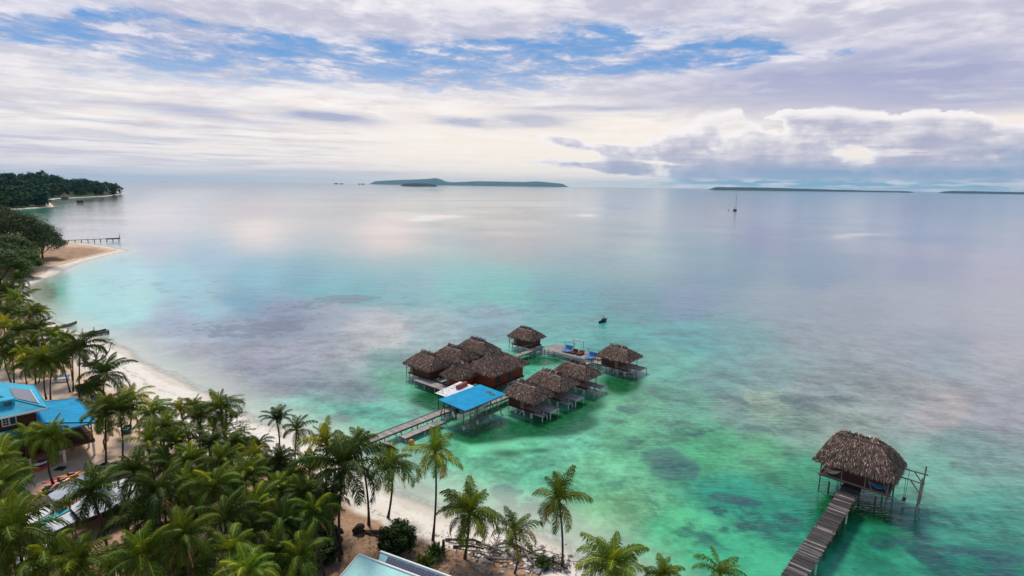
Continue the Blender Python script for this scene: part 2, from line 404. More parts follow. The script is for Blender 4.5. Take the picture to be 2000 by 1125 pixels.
# ------------------------------------------------------------------ land
def sand_mat():
    m, nt, b = new_mat('sand')
    g = nt.nodes.new('ShaderNodeNewGeometry'); pos = S(nt, g.outputs['Position'])
    n1 = noise(nt, pos, .35, 6, .62); n2 = noise(nt, pos, 4.0, 5, .65); n3 = noise(nt, pos, .07, 4, .5)
    soil = attr(nt, 'soil'); fst = attr(nt, 'forest'); ins = attr(nt, 'inland'); sdd = attr(nt, 'shore')
    pale = mixc(nt, (n1 * .6 + n2 * .4).ss(.3, .7), (.82, .73, .62), (.90, .83, .73))
    peach = mixc(nt, (n1 * .5 + n2 * .5).ss(.3, .7), (.62, .43, .29), (.77, .57, .415))
    earth = mixc(nt, (n1 * .5 + n2 * .5).ss(.35, .65), (.27, .155, .09), (.54, .345, .22))
    c = mixc(nt, (ins + (n1 - .5) * .6).ss(.3, .7), pale, peach)
    c = mixc(nt, (soil + (n1 - .5) * .9 + (n3 - .5) * .4).ss(.35, .65), c, earth)
    wob = sdd + (n1 - .5) * 3.0 + (n3 - .5) * 4.0
    c = mixc(nt, wob.ss(.2, 1.3, .28, 0.), c, (.36, .29, .22))
    wr = (wob - 3.0).fn('ABSOLUTE').ss(.05, .5, 1., 0.) * n2.ss(.50, .60)
    c = mixc(nt, wr * .8, c, (.10, .07, .045))
    foot = noise(nt, pos, 1.7, 3, .6)
    c = mixc(nt, foot.ss(.58, .66) * .22, c, (.20, .13, .09))
    c = mixc(nt, (fst + (n3 - .5) * .5).ss(.3, .7), c, mixc(nt, n1.ss(.35, .65), (.035, .060, .025), (.06, .09, .035)))
    # leaf litter specks
    sp = noise(nt, pos, 2.2, 6, .75)
    c = mixc(nt, sp.ss(.64, .70) * ins.ss(.3, .8) * .7, c, (.085, .055, .035))
    nt.links.new(c.o, b.inputs['Base Color']); b.inputs['Roughness'].default_value = .95; b.inputs['Specular IOR Level'].default_value = .15
    bp = nt.nodes.new('ShaderNodeBump'); bp.inputs['Strength'].default_value = .5; bp.inputs['Distance'].default_value = .08
    nt.links.new((n2 * .5 + n1).o, bp.inputs['Height']); nt.links.new(bp.outputs[0], b.inputs['Normal'])
    return m
def blobs_px(PX, PY, L):
    s = 0
    for x, y, rx, ry, a in L: s = s + a * np.exp(-((PX - x) / rx) ** 2 - ((PY - y) / ry) ** 2)
    return s
def to_px(X, Y, Z):
    dx, dy, dz = X, Y, Z - CAM_H
    w = dx * _f[0] + dy * _f[1] + dz * _f[2]; w = np.where(w < 1, 1, w)
    return 1000 + FPX * (dx * _rt[0] + dy * _rt[1] + dz * _rt[2]) / w, 562.5 - FPX * (dx * _up[0] + dy * _up[1] + dz * _up[2]) / w
def build_land():
    azs = np.radians(np.concatenate([np.linspace(-100, -62, 20), np.linspace(-60, 30, 420)]))
    rs = np.geomspace(14, 3200, 430)
    A, R_ = np.meshgrid(azs, rs); X = R_ * np.sin(A); Y = R_ * np.cos(A); Z = land_z(X, Y)
    Z = Z + (fbm(X * .9, Y * .9, 3) - .5) * .12 * (Z > .25)
    d = shore_dist(X, Y); PX, PY = to_px(X, Y, Z)
    inland = np.where(np.hypot(X, Y) > 140, np.clip((d - .6) / 3, 0, 1), np.clip((d - 4.5) / 7, 0, 1))
    soil = blobs_px(PX, PY, [(880, 1120, 220, 55, .85), (1000, 1105, 120, 36, .7), (720, 1085, 120, 70, .75), (1060, 1110, 130, 45, .5), (380, 1000, 330, 110, 1.2), (60, 700, 90, 60, .5), (0, 560, 120, 90, .8),
                             (150, 495, 100, 18, .75), (180, 1080, 200, 70, .7)])
    forest = np.where(np.hypot(X, Y) > 420, np.clip((d - np.where(np.hypot(X, Y) > 900, 1., 4.)) / 5, 0, 1), 0.)
    soil = soil * np.clip((d - 2) / 3, 0, 1)
    o = grid_mesh('beach', X, Y, Z, dict(inland=inland, forest=forest, soil=soil, shore=d), sand_mat(), keep=Z > -.75)
    tag(o, kind='structure')
build_land()

# ------------------------------------------------------------------ water
#  sea floor colour with leftover sky reflection painted in: photo pixel -> picture colour there; an estimated reflection share is taken out below
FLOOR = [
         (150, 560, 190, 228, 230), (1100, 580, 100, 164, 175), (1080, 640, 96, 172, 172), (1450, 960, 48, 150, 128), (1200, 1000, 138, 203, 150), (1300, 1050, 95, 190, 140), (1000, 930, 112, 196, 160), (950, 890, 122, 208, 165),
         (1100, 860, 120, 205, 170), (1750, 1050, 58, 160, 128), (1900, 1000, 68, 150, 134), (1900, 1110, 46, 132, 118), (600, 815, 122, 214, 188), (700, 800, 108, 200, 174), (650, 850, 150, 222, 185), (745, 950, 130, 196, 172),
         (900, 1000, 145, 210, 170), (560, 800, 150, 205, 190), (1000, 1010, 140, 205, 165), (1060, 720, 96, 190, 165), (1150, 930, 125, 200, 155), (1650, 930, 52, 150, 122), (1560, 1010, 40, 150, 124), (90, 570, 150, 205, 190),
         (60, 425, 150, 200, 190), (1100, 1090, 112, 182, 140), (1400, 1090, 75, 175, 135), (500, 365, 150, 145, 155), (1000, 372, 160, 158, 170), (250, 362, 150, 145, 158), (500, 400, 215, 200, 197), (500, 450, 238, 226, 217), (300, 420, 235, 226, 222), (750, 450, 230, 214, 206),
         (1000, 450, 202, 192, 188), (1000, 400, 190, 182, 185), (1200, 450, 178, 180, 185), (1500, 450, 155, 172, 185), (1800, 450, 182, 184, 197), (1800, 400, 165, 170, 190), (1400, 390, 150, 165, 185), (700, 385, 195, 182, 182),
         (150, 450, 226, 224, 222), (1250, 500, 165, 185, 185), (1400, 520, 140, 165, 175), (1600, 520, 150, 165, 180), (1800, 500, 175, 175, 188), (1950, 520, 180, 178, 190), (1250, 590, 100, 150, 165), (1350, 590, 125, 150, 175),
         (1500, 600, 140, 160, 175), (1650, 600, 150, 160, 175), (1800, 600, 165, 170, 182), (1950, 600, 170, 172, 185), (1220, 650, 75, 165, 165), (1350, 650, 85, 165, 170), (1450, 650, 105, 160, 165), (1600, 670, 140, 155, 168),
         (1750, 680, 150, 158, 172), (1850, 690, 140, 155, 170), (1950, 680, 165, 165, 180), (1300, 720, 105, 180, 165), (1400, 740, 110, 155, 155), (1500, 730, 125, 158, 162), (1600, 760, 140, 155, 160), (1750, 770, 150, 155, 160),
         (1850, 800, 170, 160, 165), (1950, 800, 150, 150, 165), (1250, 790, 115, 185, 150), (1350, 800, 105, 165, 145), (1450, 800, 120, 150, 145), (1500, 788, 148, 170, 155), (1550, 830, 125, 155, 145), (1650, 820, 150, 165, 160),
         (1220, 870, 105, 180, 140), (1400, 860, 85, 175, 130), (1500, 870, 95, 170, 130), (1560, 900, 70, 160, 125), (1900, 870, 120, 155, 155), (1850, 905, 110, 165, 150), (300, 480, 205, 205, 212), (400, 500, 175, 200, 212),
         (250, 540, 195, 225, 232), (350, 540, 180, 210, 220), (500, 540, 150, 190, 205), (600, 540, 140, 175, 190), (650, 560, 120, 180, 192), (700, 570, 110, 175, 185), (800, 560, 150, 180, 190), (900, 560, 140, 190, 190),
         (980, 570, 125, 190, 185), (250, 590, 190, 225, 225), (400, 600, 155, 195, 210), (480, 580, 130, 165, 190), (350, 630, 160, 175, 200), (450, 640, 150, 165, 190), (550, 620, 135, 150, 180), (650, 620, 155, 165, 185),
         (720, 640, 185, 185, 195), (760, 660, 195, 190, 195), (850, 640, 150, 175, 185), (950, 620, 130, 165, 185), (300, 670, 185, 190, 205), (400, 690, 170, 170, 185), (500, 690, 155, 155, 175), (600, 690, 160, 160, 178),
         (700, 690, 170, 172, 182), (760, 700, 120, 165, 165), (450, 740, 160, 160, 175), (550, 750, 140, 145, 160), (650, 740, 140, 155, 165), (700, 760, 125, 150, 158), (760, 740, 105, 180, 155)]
GRASS = [(1330, 908, 75, 34, 1.), (795, 966, 52, 24, 1.1), (1245, 806, 42, 18, .75), (665, 815, 55, 12, .8), (600, 800, 30, 8, .6), (1425, 972, 60, 16, .8), (1480, 985, 50, 14, .7), (1395, 1000, 40, 10, .6),
         (1800, 1040, 45, 18, .7), (1880, 1065, 70, 14, .8), (1965, 1085, 60, 16, .9), (1720, 1050, 45, 20, .9), (965, 965, 40, 28, .8), (985, 1000, 25, 18, .7), (1480, 832, 70, 12, .6), (1290, 880, 60, 18, .5), (1050, 905, 80, 22, .5),
         (1085, 1000, 40, 16, .45), (1580, 960, 30, 14, .5), (1010, 1030, 40, 14, .6), (1960, 1120, 60, 20, .9), (1340, 1100, 24, 10, .5), (1270, 960, 50, 20, .4), (430, 548, 50, 5, .3),
         (430, 640, 170, 24, .42), (560, 630, 160, 36, .46), (500, 705, 170, 30, .34), (600, 750, 180, 18, .5), (690, 588, 80, 7, .5), (600, 600, 90, 10, .42), (310, 553, 60, 5, .3), (680, 585, 60, 7, .5), (1100, 845, 60, 14, .45)]
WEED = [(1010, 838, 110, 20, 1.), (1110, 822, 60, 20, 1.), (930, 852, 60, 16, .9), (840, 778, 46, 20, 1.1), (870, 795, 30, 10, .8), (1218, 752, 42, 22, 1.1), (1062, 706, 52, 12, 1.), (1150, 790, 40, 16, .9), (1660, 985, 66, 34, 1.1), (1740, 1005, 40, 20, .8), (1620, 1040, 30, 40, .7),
        (82, 572, 30, 26, 1.1), (50, 424, 52, 7, 1.), (200, 391, 60, 3, .8), (975, 885, 40, 10, .7), (1050, 880, 40, 8, .6)]  # dark reflections of huts, pavilion, trees and headland, painted in as green
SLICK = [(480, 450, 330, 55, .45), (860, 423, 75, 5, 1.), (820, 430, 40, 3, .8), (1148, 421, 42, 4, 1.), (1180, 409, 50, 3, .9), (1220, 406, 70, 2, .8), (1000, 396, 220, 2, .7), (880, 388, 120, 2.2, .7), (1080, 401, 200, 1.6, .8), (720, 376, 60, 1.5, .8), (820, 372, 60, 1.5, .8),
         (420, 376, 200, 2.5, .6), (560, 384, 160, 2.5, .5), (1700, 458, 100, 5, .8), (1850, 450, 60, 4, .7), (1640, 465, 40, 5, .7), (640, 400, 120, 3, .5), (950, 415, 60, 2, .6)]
def water_mat():
    m, nt, b = new_mat('sea_water')
    g = nt.nodes.new('ShaderNodeNewGeometry'); pos = S(nt, g.outputs['Position'])
    X, Y, Z = sep(nt, pos)
    fl = attr(nt, 'seabed', 'Color'); gr = attr(nt, 'seagrass'); sl = attr(nt, 'slick'); sh = attr(nt, 'shoal'); far = attr(nt, 'far')
    n1 = noise(nt, pos, .30, 7, .62); n2 = noise(nt, pos, .075, 5, .55); n3 = noise(nt, pos, 1.3, 4, .6)
    mot = attr(nt, 'mottle')
    # sand ripples and coral bits of the sea floor
    k = (n1 * .6 + n3 * .4)
    c = mixc(nt, (k * .6 + n2 * .4).ss(.36, .64), scalec(nt, fl, mot * -.40 + .95), scalec(nt, fl, mot * .36 + 1.06))
    reef = attr(nt, 'reef')
    n4 = noise(nt, pos, .16, 6, .62)
    c = mixc(nt, reef * n4.ss(.52, .63) * .88, c, mixc(nt, n3.ss(.3, .7), (.015, .060, .070), (.030, .105, .095)))
    gm = (gr + (n1 - .5) * 1.5 + (n3 - .5) * .5).ss(.43, .68)
    c = mixc(nt, gm * .62, c, mixc(nt, n3.ss(.3, .7), (.018, .050, .075), (.045, .085, .115)))
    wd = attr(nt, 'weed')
    c = mixc(nt, (wd + (n1 - .5) * .9 + (n3 - .5) * .3).ss(.25, .75) * .93, c, mixc(nt, n3.ss(.3, .7), (.003, .072, .020), (.008, .135, .036)))  # dark reflections painted into the water colour
    spots = noise(nt, pos, .55, 3, .5)
    c = mixc(nt, spots.ss(.66, .74) * sh.ss(.05, .25, 0., .5), c, (.03, .10, .09))
    c = mixc(nt, (sh + (n1 - .5) * .06).ss(.0, .17, 1., 0.) * .85, c, mixc(nt, n1.ss(.3, .7), (.55, .62, .48), (.68, .66, .54)))
    c = mixc(nt, sl.ss(.62, .92) * .6, c, (.88, .82, .77))  # bright sky reflection in the slicks painted as a pale tint
    fo = (sh * 60.0 - 1.1 + (n1 - .5) * 3.5).fn('ABSOLUTE').ss(.12, .42, 1., 0.) * n3.ss(.42, .58)
    c = mixc(nt, fo * .75, c, (.86, .87, .84))
    nt.links.new(c.o, b.inputs['Base Color'])
    b.inputs['IOR'].default_value = 1.47
    b.inputs['Specular IOR Level'].default_value = .5
    # waves: two crossing sets plus chop
    mp = nt.nodes.new('ShaderNodeMapping'); nt.links.new(pos.o, mp.inputs[0]); mp.inputs['Rotation'].default_value = (0, 0, math.radians(14)); mp.inputs['Scale'].default_value = (.55, 1.9, 1)
    wv = S(nt, mp.outputs[0])
    a1 = noise(nt, wv, .85, 3, .55); a2 = noise(nt, wv, 2.6, 3, .6); a3 = noise(nt, wv, .16, 3, .5)
    h = a1 * .62 + a2 * .24 + a3 * 1.0
    calm = noise(nt, pos, .012, 4, .55)
    stg = (calm.ss(.35, .62, .5, 1.0)) * (1.0 - sl * .93) * (1.0 - far * .42)
    bp = nt.nodes.new('ShaderNodeBump'); bp.inputs['Distance'].default_value = .22
    nt.links.new((stg * .50).o, bp.inputs['Strength']); nt.links.new(h.o, bp.inputs['Height']); nt.links.new(bp.outputs[0], b.inputs['Normal'])
    nt.links.new((far * .05 * (1.0 - sl) + .03).o, b.inputs['Roughness'])
    t = nt.nodes.new('ShaderNodeBsdfTransparent'); mx = nt.nodes.new('ShaderNodeMixShader')
    nt.links.new((sh + (n1 - .5) * .03).ss(-.005, .035).o, mx.inputs[0]); nt.links.new(t.outputs[0], mx.inputs[1]); nt.links.new(b.outputs[0], mx.inputs[2])
    nt.links.new(mx.outputs[0], nt.nodes['Material Output'].inputs[0])
    return m
def build_water():
    azs = np.radians(np.concatenate([np.linspace(-180, -50, 40)[:-1], np.linspace(-50, 50, 430), np.linspace(50, 180, 40)[1:]]))
    rs = np.concatenate([np.geomspace(12, 30, 14)[:-1], np.geomspace(30, 500, 330)[:-1], np.geomspace(500, 3000, 190)[:-1], np.geomspace(3000, 30000, 60)])
    A, R_ = np.meshgrid(azs, rs); X = R_ * np.sin(A); Y = R_ * np.cos(A); Z = np.zeros_like(X)
    d = -shore_dist(X, Y) - (fbm(X * .08 + 40, Y * .08 + 40, 3) - .5) * 3.0
    PX, PY = to_px(X, Y, Z); PX = np.clip(PX, -400, 2400); PY = np.clip(PY, 350, 1300)
    back = (np.abs(A) > math.radians(60))
    PX = np.where(back, np.sign(A) * 1400 + 1000, PX); PY = np.where(back, np.clip(PY, 365, 1200), PY)
    sc = np.clip((PY - 362) / 500, .02, 1.2)
    wx = (fbm(X * .05, Y * .05, 4) - .5) * 90 * sc; wy = (fbm(X * .05 + 70, Y * .05 + 20, 4) - .5) * 50 * sc
    px = PX + wx; py = PY + wy
    pw = 1.45 + .75 * np.clip((PY - 470) / 120, 0, 1)
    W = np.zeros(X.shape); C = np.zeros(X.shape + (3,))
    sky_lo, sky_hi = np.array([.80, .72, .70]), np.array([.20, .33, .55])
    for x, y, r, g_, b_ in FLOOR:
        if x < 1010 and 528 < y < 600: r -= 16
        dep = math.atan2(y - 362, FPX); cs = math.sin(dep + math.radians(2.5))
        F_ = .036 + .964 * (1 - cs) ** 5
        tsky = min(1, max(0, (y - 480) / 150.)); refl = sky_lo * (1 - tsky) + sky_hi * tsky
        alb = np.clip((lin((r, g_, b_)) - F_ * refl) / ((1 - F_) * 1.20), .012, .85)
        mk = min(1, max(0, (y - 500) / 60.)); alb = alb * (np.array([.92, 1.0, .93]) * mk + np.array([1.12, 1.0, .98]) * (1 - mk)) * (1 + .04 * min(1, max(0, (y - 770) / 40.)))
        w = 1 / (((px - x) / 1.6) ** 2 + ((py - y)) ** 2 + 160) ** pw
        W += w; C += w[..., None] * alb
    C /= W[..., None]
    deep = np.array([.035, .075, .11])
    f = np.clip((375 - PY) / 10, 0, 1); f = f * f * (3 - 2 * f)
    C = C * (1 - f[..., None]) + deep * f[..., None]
    grass = np.clip(blobs_px(px, py, GRASS), 0, 1.3)
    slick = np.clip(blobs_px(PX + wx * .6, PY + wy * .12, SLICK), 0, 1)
    shoal = np.clip(d / 60., -.2, 1)
    reef = np.clip(blobs_px(px, py, [(1420, 1000, 260, 90, 1.), (1850, 1060, 260, 80, 1.), (1000, 990, 130, 60, .8), (1330, 830, 240, 60, .7), (1650, 760, 300, 60, .6), (1050, 870, 120, 50, .6), (650, 810, 130, 40, .8), (900, 600, 300, 40, .35), (350, 560, 200, 30, .4), (1300, 640, 300, 50, .4)]), 0, 1)
    far = np.clip((R_ - 80) / 900, 0, 1)
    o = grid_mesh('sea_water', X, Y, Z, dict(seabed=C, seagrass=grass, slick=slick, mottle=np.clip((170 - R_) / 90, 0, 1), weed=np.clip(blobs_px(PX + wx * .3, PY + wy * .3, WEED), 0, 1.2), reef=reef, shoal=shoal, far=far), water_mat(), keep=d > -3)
    tag(o, kind='structure')
build_water()
# ------------------------------------------------------------------ the water village: local x runs to the right front, local y runs out to sea
UV_O = np.array([0., 72.]); UU = np.array([.645, .764]); VV = np.array([.764, -.645]); UV_RZ = math.atan2(-.645, .764)
def uv(u, v, z=0.):
    p = UV_O + UU * u + VV * v; return (p[0], p[1], z)
def tone_of(r, lo=.6, hi=1.15, warm=.06):
    k = r.uniform(lo, hi); w = r.uniform(-warm, warm); return (k * (1 + w), k, k * (1 - w))
def planks(mb, x0, x1, y0, y1, z, r, across='x', w=.17, th=.05, lo=.6, hi=1.15):
    if across == 'x':                        # boards lie along x, laid side by side along y
        n = max(1, int((y1 - y0) / w)); s = (y1 - y0) / n
        for i in range(n):
            e = r.uniform(-.03, .03); mb.box(((x0 + x1) / 2 + e, y0 + s * (i + .5), z - th / 2 + r.uniform(-.006, .006)), (x1 - x0, s * .93, th), tone=tone_of(r, lo, hi))
    else:
        n = max(1, int((x1 - x0) / w)); s = (x1 - x0) / n
        for i in range(n):
            e = r.uniform(-.03, .03); mb.box((x0 + s * (i + .5), (y0 + y1) / 2 + e, z - th / 2 + r.uniform(-.006, .006)), (s * .93, y1 - y0, th), tone=tone_of(r, lo, hi))
    return mb
def post(parent, x, y, z0, z1, r=.09, mat='pale_post', name='post'):
    return MB().tube([(x, y, z0), (x, y, z1)], r, 8).build(name, mat, parent)
def thatch_tone(r):
    q = r.random()
    if q < .60: k = r.uniform(.10, .22)
    elif q < .90: k = r.uniform(.2, .40)
    else: k = r.uniform(.55, 1.2)
    return (k * 1.12, k * .92, k * .84)
def thatch(parent, x0, x1, y0, y1, ze, zr, axis, r0, r1, seed, dens=120, crest=.45, pole='pole', poles=1, sag=-.10):
    """hipped palm thatch: four slopes of shaggy strips, drooping eave fringe, standing ridge crest, ridge poles"""
    r = random.Random(seed); mb = MB(); cx, cy = (x0 + x1) / 2, (y0 + y1) / 2
    if axis == 'x': A = Vector((r0, cy, zr)); B = Vector((r1, cy, zr))
    else: A = Vector((cx, r0, zr)); B = Vector((cx, r1, zr))
    c00, c10, c11, c01 = Vector((x0, y0, ze)), Vector((x1, y0, ze)), Vector((x1, y1, ze)), Vector((x0, y1, ze))
    if axis == 'x': slopes = [(c00, c10, A, B), (c10, c11, B, B), (c11, c01, B, A), (c01, c00, A, A)]
    else: slopes = [(c00, c10, A, A), (c10, c11, A, B), (c11, c01, B, B), (c01, c00, B, A)]
    for e0, e1, t0, t1 in slopes:
        nx = max(6, int((e1 - e0).length / .45)); ny = 8; vs = []
        nrm = (e1 - e0).cross(t0 - e0); nrm.normalize()
        f = lambda s, t: (e0.lerp(e1, s)).lerp(t0.lerp(t1, s), t) - Vector((0, 0, 1)) * sag * math.sin(math.pi * t) * .8
        for j in range(ny + 1):
            for i in range(nx + 1):
                p = f(i / nx, j / ny); k = r.uniform(-.05, .07) if 0 < j else r.uniform(-.02, .02)
                if 0 < i < nx: p = p + nrm * k
                vs.append(p)
        mb.add(vs, [(j * (nx + 1) + i, j * (nx + 1) + i + 1, (j + 1) * (nx + 1) + i + 1, (j + 1) * (nx + 1) + i) for j in range(ny) for i in range(nx)], (.14, .115, .10))
        # underside
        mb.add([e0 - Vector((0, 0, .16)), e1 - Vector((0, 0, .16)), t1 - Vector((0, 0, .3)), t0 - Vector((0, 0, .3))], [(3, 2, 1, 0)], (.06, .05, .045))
        area = ((e1 - e0).length + (t1 - t0).length) / 2 * ((t0 + t1 - e0 - e1) / 2).length
        for _ in range(int(area * dens)):
            s = r.random(); t = 1 - math.sqrt(r.random()) if (t1 - t0).length < .5 else r.random()
            p = f(s, min(t, .98)); q = f(s, max(0, t - .1)); d = (q - p)
            if d.length < 1e-3: d = (e0.lerp(e1, s) - t0)
            d.normalize(); side = d.cross(nrm); a = r.gauss(0, .22); d = (d * math.cos(a) + side * math.sin(a))
            side = d.cross(nrm).normalized(); L = r.uniform(.16, .38); w = r.uniform(.012, .026); lift = r.uniform(.0, .05)
            o = p + nrm * .06; tip = o + d * L + nrm * lift
            mb.add([o - side * w, o + side * w, tip + side * w * .6, tip - side * w * .6], [(0, 1, 2, 3)], thatch_tone(r))
        n = int((e1 - e0).length / .07)             # eave fringe
        out = nrm.copy(); out.z = 0; out.normalize(); ed = (e1 - e0).normalized()
        for i in range(n):
            s = (i + r.random()) / n; p = e0.lerp(e1, s) + Vector((0, 0, .05)); w = r.uniform(.05, .1); L = r.uniform(.16, .4)
            tip = p + out * r.uniform(.02, .16) - Vector((0, 0, L)) + ed * r.uniform(-.1, .1); top = p - out * .12 + Vector((0, 0, .1))
            mb.add([top - ed * w, top + ed * w, tip + ed * w * .5, tip - ed * w * .5], [(0, 1, 2, 3)], thatch_tone(r))
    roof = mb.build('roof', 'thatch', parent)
    if crest:
        cb = MB(); ax = (B - A).normalized(); sd_ = ax.cross(Vector((0, 0, 1))); n = int((B - A).length / .05) + 6
        for i in range(n):
            p = A.lerp(B, (i + r.random()) / n); s = r.choice((-1, 1)); w = r.uniform(.04, .09)
            o = p + sd_ * s * .30 - Vector((0, 0, .12)); tip = p - sd_ * s * r.uniform(.05, .35) + Vector((0, 0, crest * r.uniform(.45, .8))) + ax * r.uniform(-.12, .12)
            cb.add([o - ax * w, o + ax * w, tip + ax * w * .5, tip - ax * w * .5], [(0, 1, 2, 3)], thatch_tone(r))
        cb.build('ridge_crest', 'thatch', roof)
        for s in ((-1,) if poles == 1 else (-1, 1)):
            off = sd_ * (.48 if axis == 'x' else -.48) * (1 if s == -1 else -1); dz = Vector((0, 0, .12 - .30))
            MB().tube([A + off + dz - ax * .25, A.lerp(B, .5) + off + dz - Vector((0, 0, .06)), B + off + dz + ax * .25], .06, 6).build('ridge_pole', pole, roof)
    return roof
def brace_pair(parent, x, y, z0=.05, z1=.8, w=.45, along='x', mat='pale_post'):
    for s in (-1, 1):
        d = (s * w, 0) if along == 'x' else (0, s * w)
        MB().beam((x, y, z1), (x + d[0], y + d[1], z0), .09, .09).build('brace', mat, parent)
def shell(x0, x1, y0, y1, z0, z1, t=.08):
    mb = MB(); zc = (z0 + z1) / 2; h = z1 - z0
    mb.box(((x0 + x1) / 2, y0 + t / 2, zc), (x1 - x0, t, h)); mb.box(((x0 + x1) / 2, y1 - t / 2, zc), (x1 - x0, t, h))
    mb.box((x0 + t / 2, (y0 + y1) / 2, zc), (t, y1 - y0 - 2 * t, h)); mb.box((x1 - t / 2, (y0 + y1) / 2, zc), (t, y1 - y0 - 2 * t, h))
    return mb
def bungalow(u0, u1, v0, v1, label, seed, side=1, wall='wall_dark', ze=2.5, zr=4.0, axis='x', fl=.95, ridge=(.22, .74), platform=True, group='thatched bungalows of the water village', crest=.5):
    """side = +1: porch and swim platforms on the +x end, -1: balcony on the -x end"""
    r = random.Random(seed); uc, vc = (u0 + u1) / 2, (v0 + v1) / 2; hx, hy = (v1 - v0) / 2, (u1 - u0) / 2
    t = thing('thatched_bungalow', uv(uc, vc), UV_RZ, label, 'bungalow', group)
    rg = [-hx + 2 * hx * k for k in ridge] if axis == 'x' else [-hy + 2 * hy * k for k in ridge]
    thatch(t, -hx, hx, -hy, hy, ze, zr, axis, rg[0], rg[1], seed, crest=crest)
    wx0, wx1, wy0, wy1 = -hx + .75, hx - .75, -hy + .7, hy - .7
    if side == 1 and platform: wx1 = hx - 2.1
    if side == -1: wx0 = -hx + 1.0
    w = shell(wx0, wx1, wy0, wy1, fl, ze + .5).build('wall', wall, t)
    MB().box(((-hx + .5 + hx - .5) / 2, 0, fl - .09), (2 * hx - 1.0, 2 * hy - 1.1, .16)).build('floor', 'wall_dark', t)
    px = wx1 - .3 if side == 1 else wx0 + .3
    MB().box((px, wy0 - .035, (fl + ze + .3) / 2), (.6, .06, ze + .3 - fl)).build('end_panel', 'wall_grey', t)
    # eave posts of the porch
    for i in range(4):
        x = -hx + .75 + (2 * hx - 1.5) * i / 3
        for y in (-hy + .65, 0, hy - .65): post(t, x, y, -.7, fl - .17, .085)
    brace_pair(t, wx0 + .9, -hy + .55); brace_pair(t, wx1 - .2, -hy + .55)
    if side == 1 and platform:
        for y in (-hy + .8, hy - .8): post(t, hx - .55, y, fl - .08, ze + .25, .05, 'dark_post', 'porch_post')
        pb = MB(); planks(pb, wx1 + .01, hx - .3, -hy + .9, hy - .75, fl + .06, r); pb.build('porch_deck', 'deck', t)
        # lower platform with a square hatch
        lx0, lx1, ly0, ly1 = hx - 1.2, hx + .95, -hy + .75, -hy + 1.95; z = .62; lb = MB()
        hx0, hx1, hy0, hy1 = lx0 + .75, lx1 - .45, ly0 + .32, ly1 - .22
        planks(lb, lx0, lx1, ly0, hy0, z, r); planks(lb, lx0, lx1, hy1, ly1, z, r); planks(lb, lx0, hx0, hy0, hy1, z, r); planks(lb, hx1, lx1, hy0, hy1, z, r)
        lp = lb.build('lower_platform', 'deck', t)
        MB().tube([(hx0, hy0, z + .03), (hx1, hy0, z + .03), (hx1, hy1, z + .03), (hx0, hy1, z + .03), (hx0, hy0, z + .03)], .035, 5).build('hatch_rim', 'pole', lp)
        for x, y in ((lx0 + .1, ly0 + .1), (lx1 - .1, ly0 + .1), (lx1 - .1, ly1 - .1)): post(t, x, y, -.7, z - .05, .07)
        # upper platform
        ux0, ux1, uy0, uy1 = hx - .35, hx + 1.3, -hy + 2.0, hy - .6; z = .9; ub = MB(); planks(ub, ux0, ux1, uy0, uy1, z, r, w=.22); ub.build('upper_platform', 'deck', t)
        for x, y in ((ux0 + .4, uy0 + .1), (ux1 - .1, uy0 + .1), (ux1 - .1, uy1 - .1)): post(t, x, y, -.7, z - .05, .07)
    if side == -1:
        bb = MB(); planks(bb, -hx - .35, wx0, -hy + .9, hy - .9, fl + .03, r); bb.build('balcony_deck', 'deck', t)
        rl = MB()
        for y in (-hy + .95, hy - .95): rl.tube([(-hx - .3, y, -.6), (-hx - .3, y, fl + .85)], .05, 6)
        for z in (fl + .85, fl + .45): rl.beam((-hx - .3, -hy + .95, z), (-hx - .3, hy - .95, z), .05, .06)
        for z in (fl + .85,): rl.beam((-hx - .3, -hy + .95, z), (wx0, -hy + .95, z), .05, .06)
        rl.build('balcony_rail', 'dark_post', t)
    return t
def hammock(name, loc, rz, L, mat, label, group=None, sag=.55, w=.5):
    mb = MB(); n = 12; m = 6; vs = []
    for i in range(n + 1):
        s = i / n * 2 - 1
        for j in range(m + 1):
            q = j / m * 2 - 1; vs.append((s * L / 2, q * w * (1 - abs(s) ** 3) * .5 + 0, sag * (s * s) + .22 * q * q * (1 - s * s)))
    f = [(i * (m + 1) + j, (i + 1) * (m + 1) + j, (i + 1) * (m + 1) + j + 1, i * (m + 1) + j + 1) for i in range(n) for j in range(m)]
    mb.add(vs, f); mb.add([(x, y, z - .02) for x, y, z in vs], [q[::-1] for q in f])
    o = mb.build(name, mat); o.location = tuple(map(float, loc)); o.rotation_euler = (0, 0, rz)
    return tag(o, label, 'hammock', group)

S1, S2 = 1.6, -1.35          # eaves sit nearer the water than first measured
BG = [('A', -2.5, 3.2, -20.3, -13.7, 'thatched bungalow nearest the camera in the left row, with a balcony rail over open water', -1),
      ('B', 3.4, 8.2, -20.0, -13.4, 'thatched bungalow in the middle of the left row, between two others', -1),
      ('C', 9.2, 14.0, -20.5, -13.7, 'thatched bungalow farthest out in the left row, close under the lone far bungalow', -1)]
for i, (k, a, b, c, d, lab, sd) in enumerate(BG):
    bungalow(a + S1 + .2, b + S1 - .2, c + S2 + .1, d + S2 - .25, lab, 100 + i, sd, crest=.6)
bungalow(-2.0 + S1, 2.5 + S1, -12.0 + S2, -8.0 + S2, 'small rust walled thatched hut squeezed between the left row and the big red house', 110, 0, 'wall_red', axis='y', ridge=(.25, .72), zr=4.0)
E_ = bungalow(1.8 + 1.2, 10.4 + 1.2, -10.9 - 1.0, -5.0 - 1.0, 'largest thatched house with brick red plank walls, in the middle of the village', 111, 0, 'wall_red', ze=2.95, zr=5.0, axis='y', ridge=(.27, .60), crest=.6)
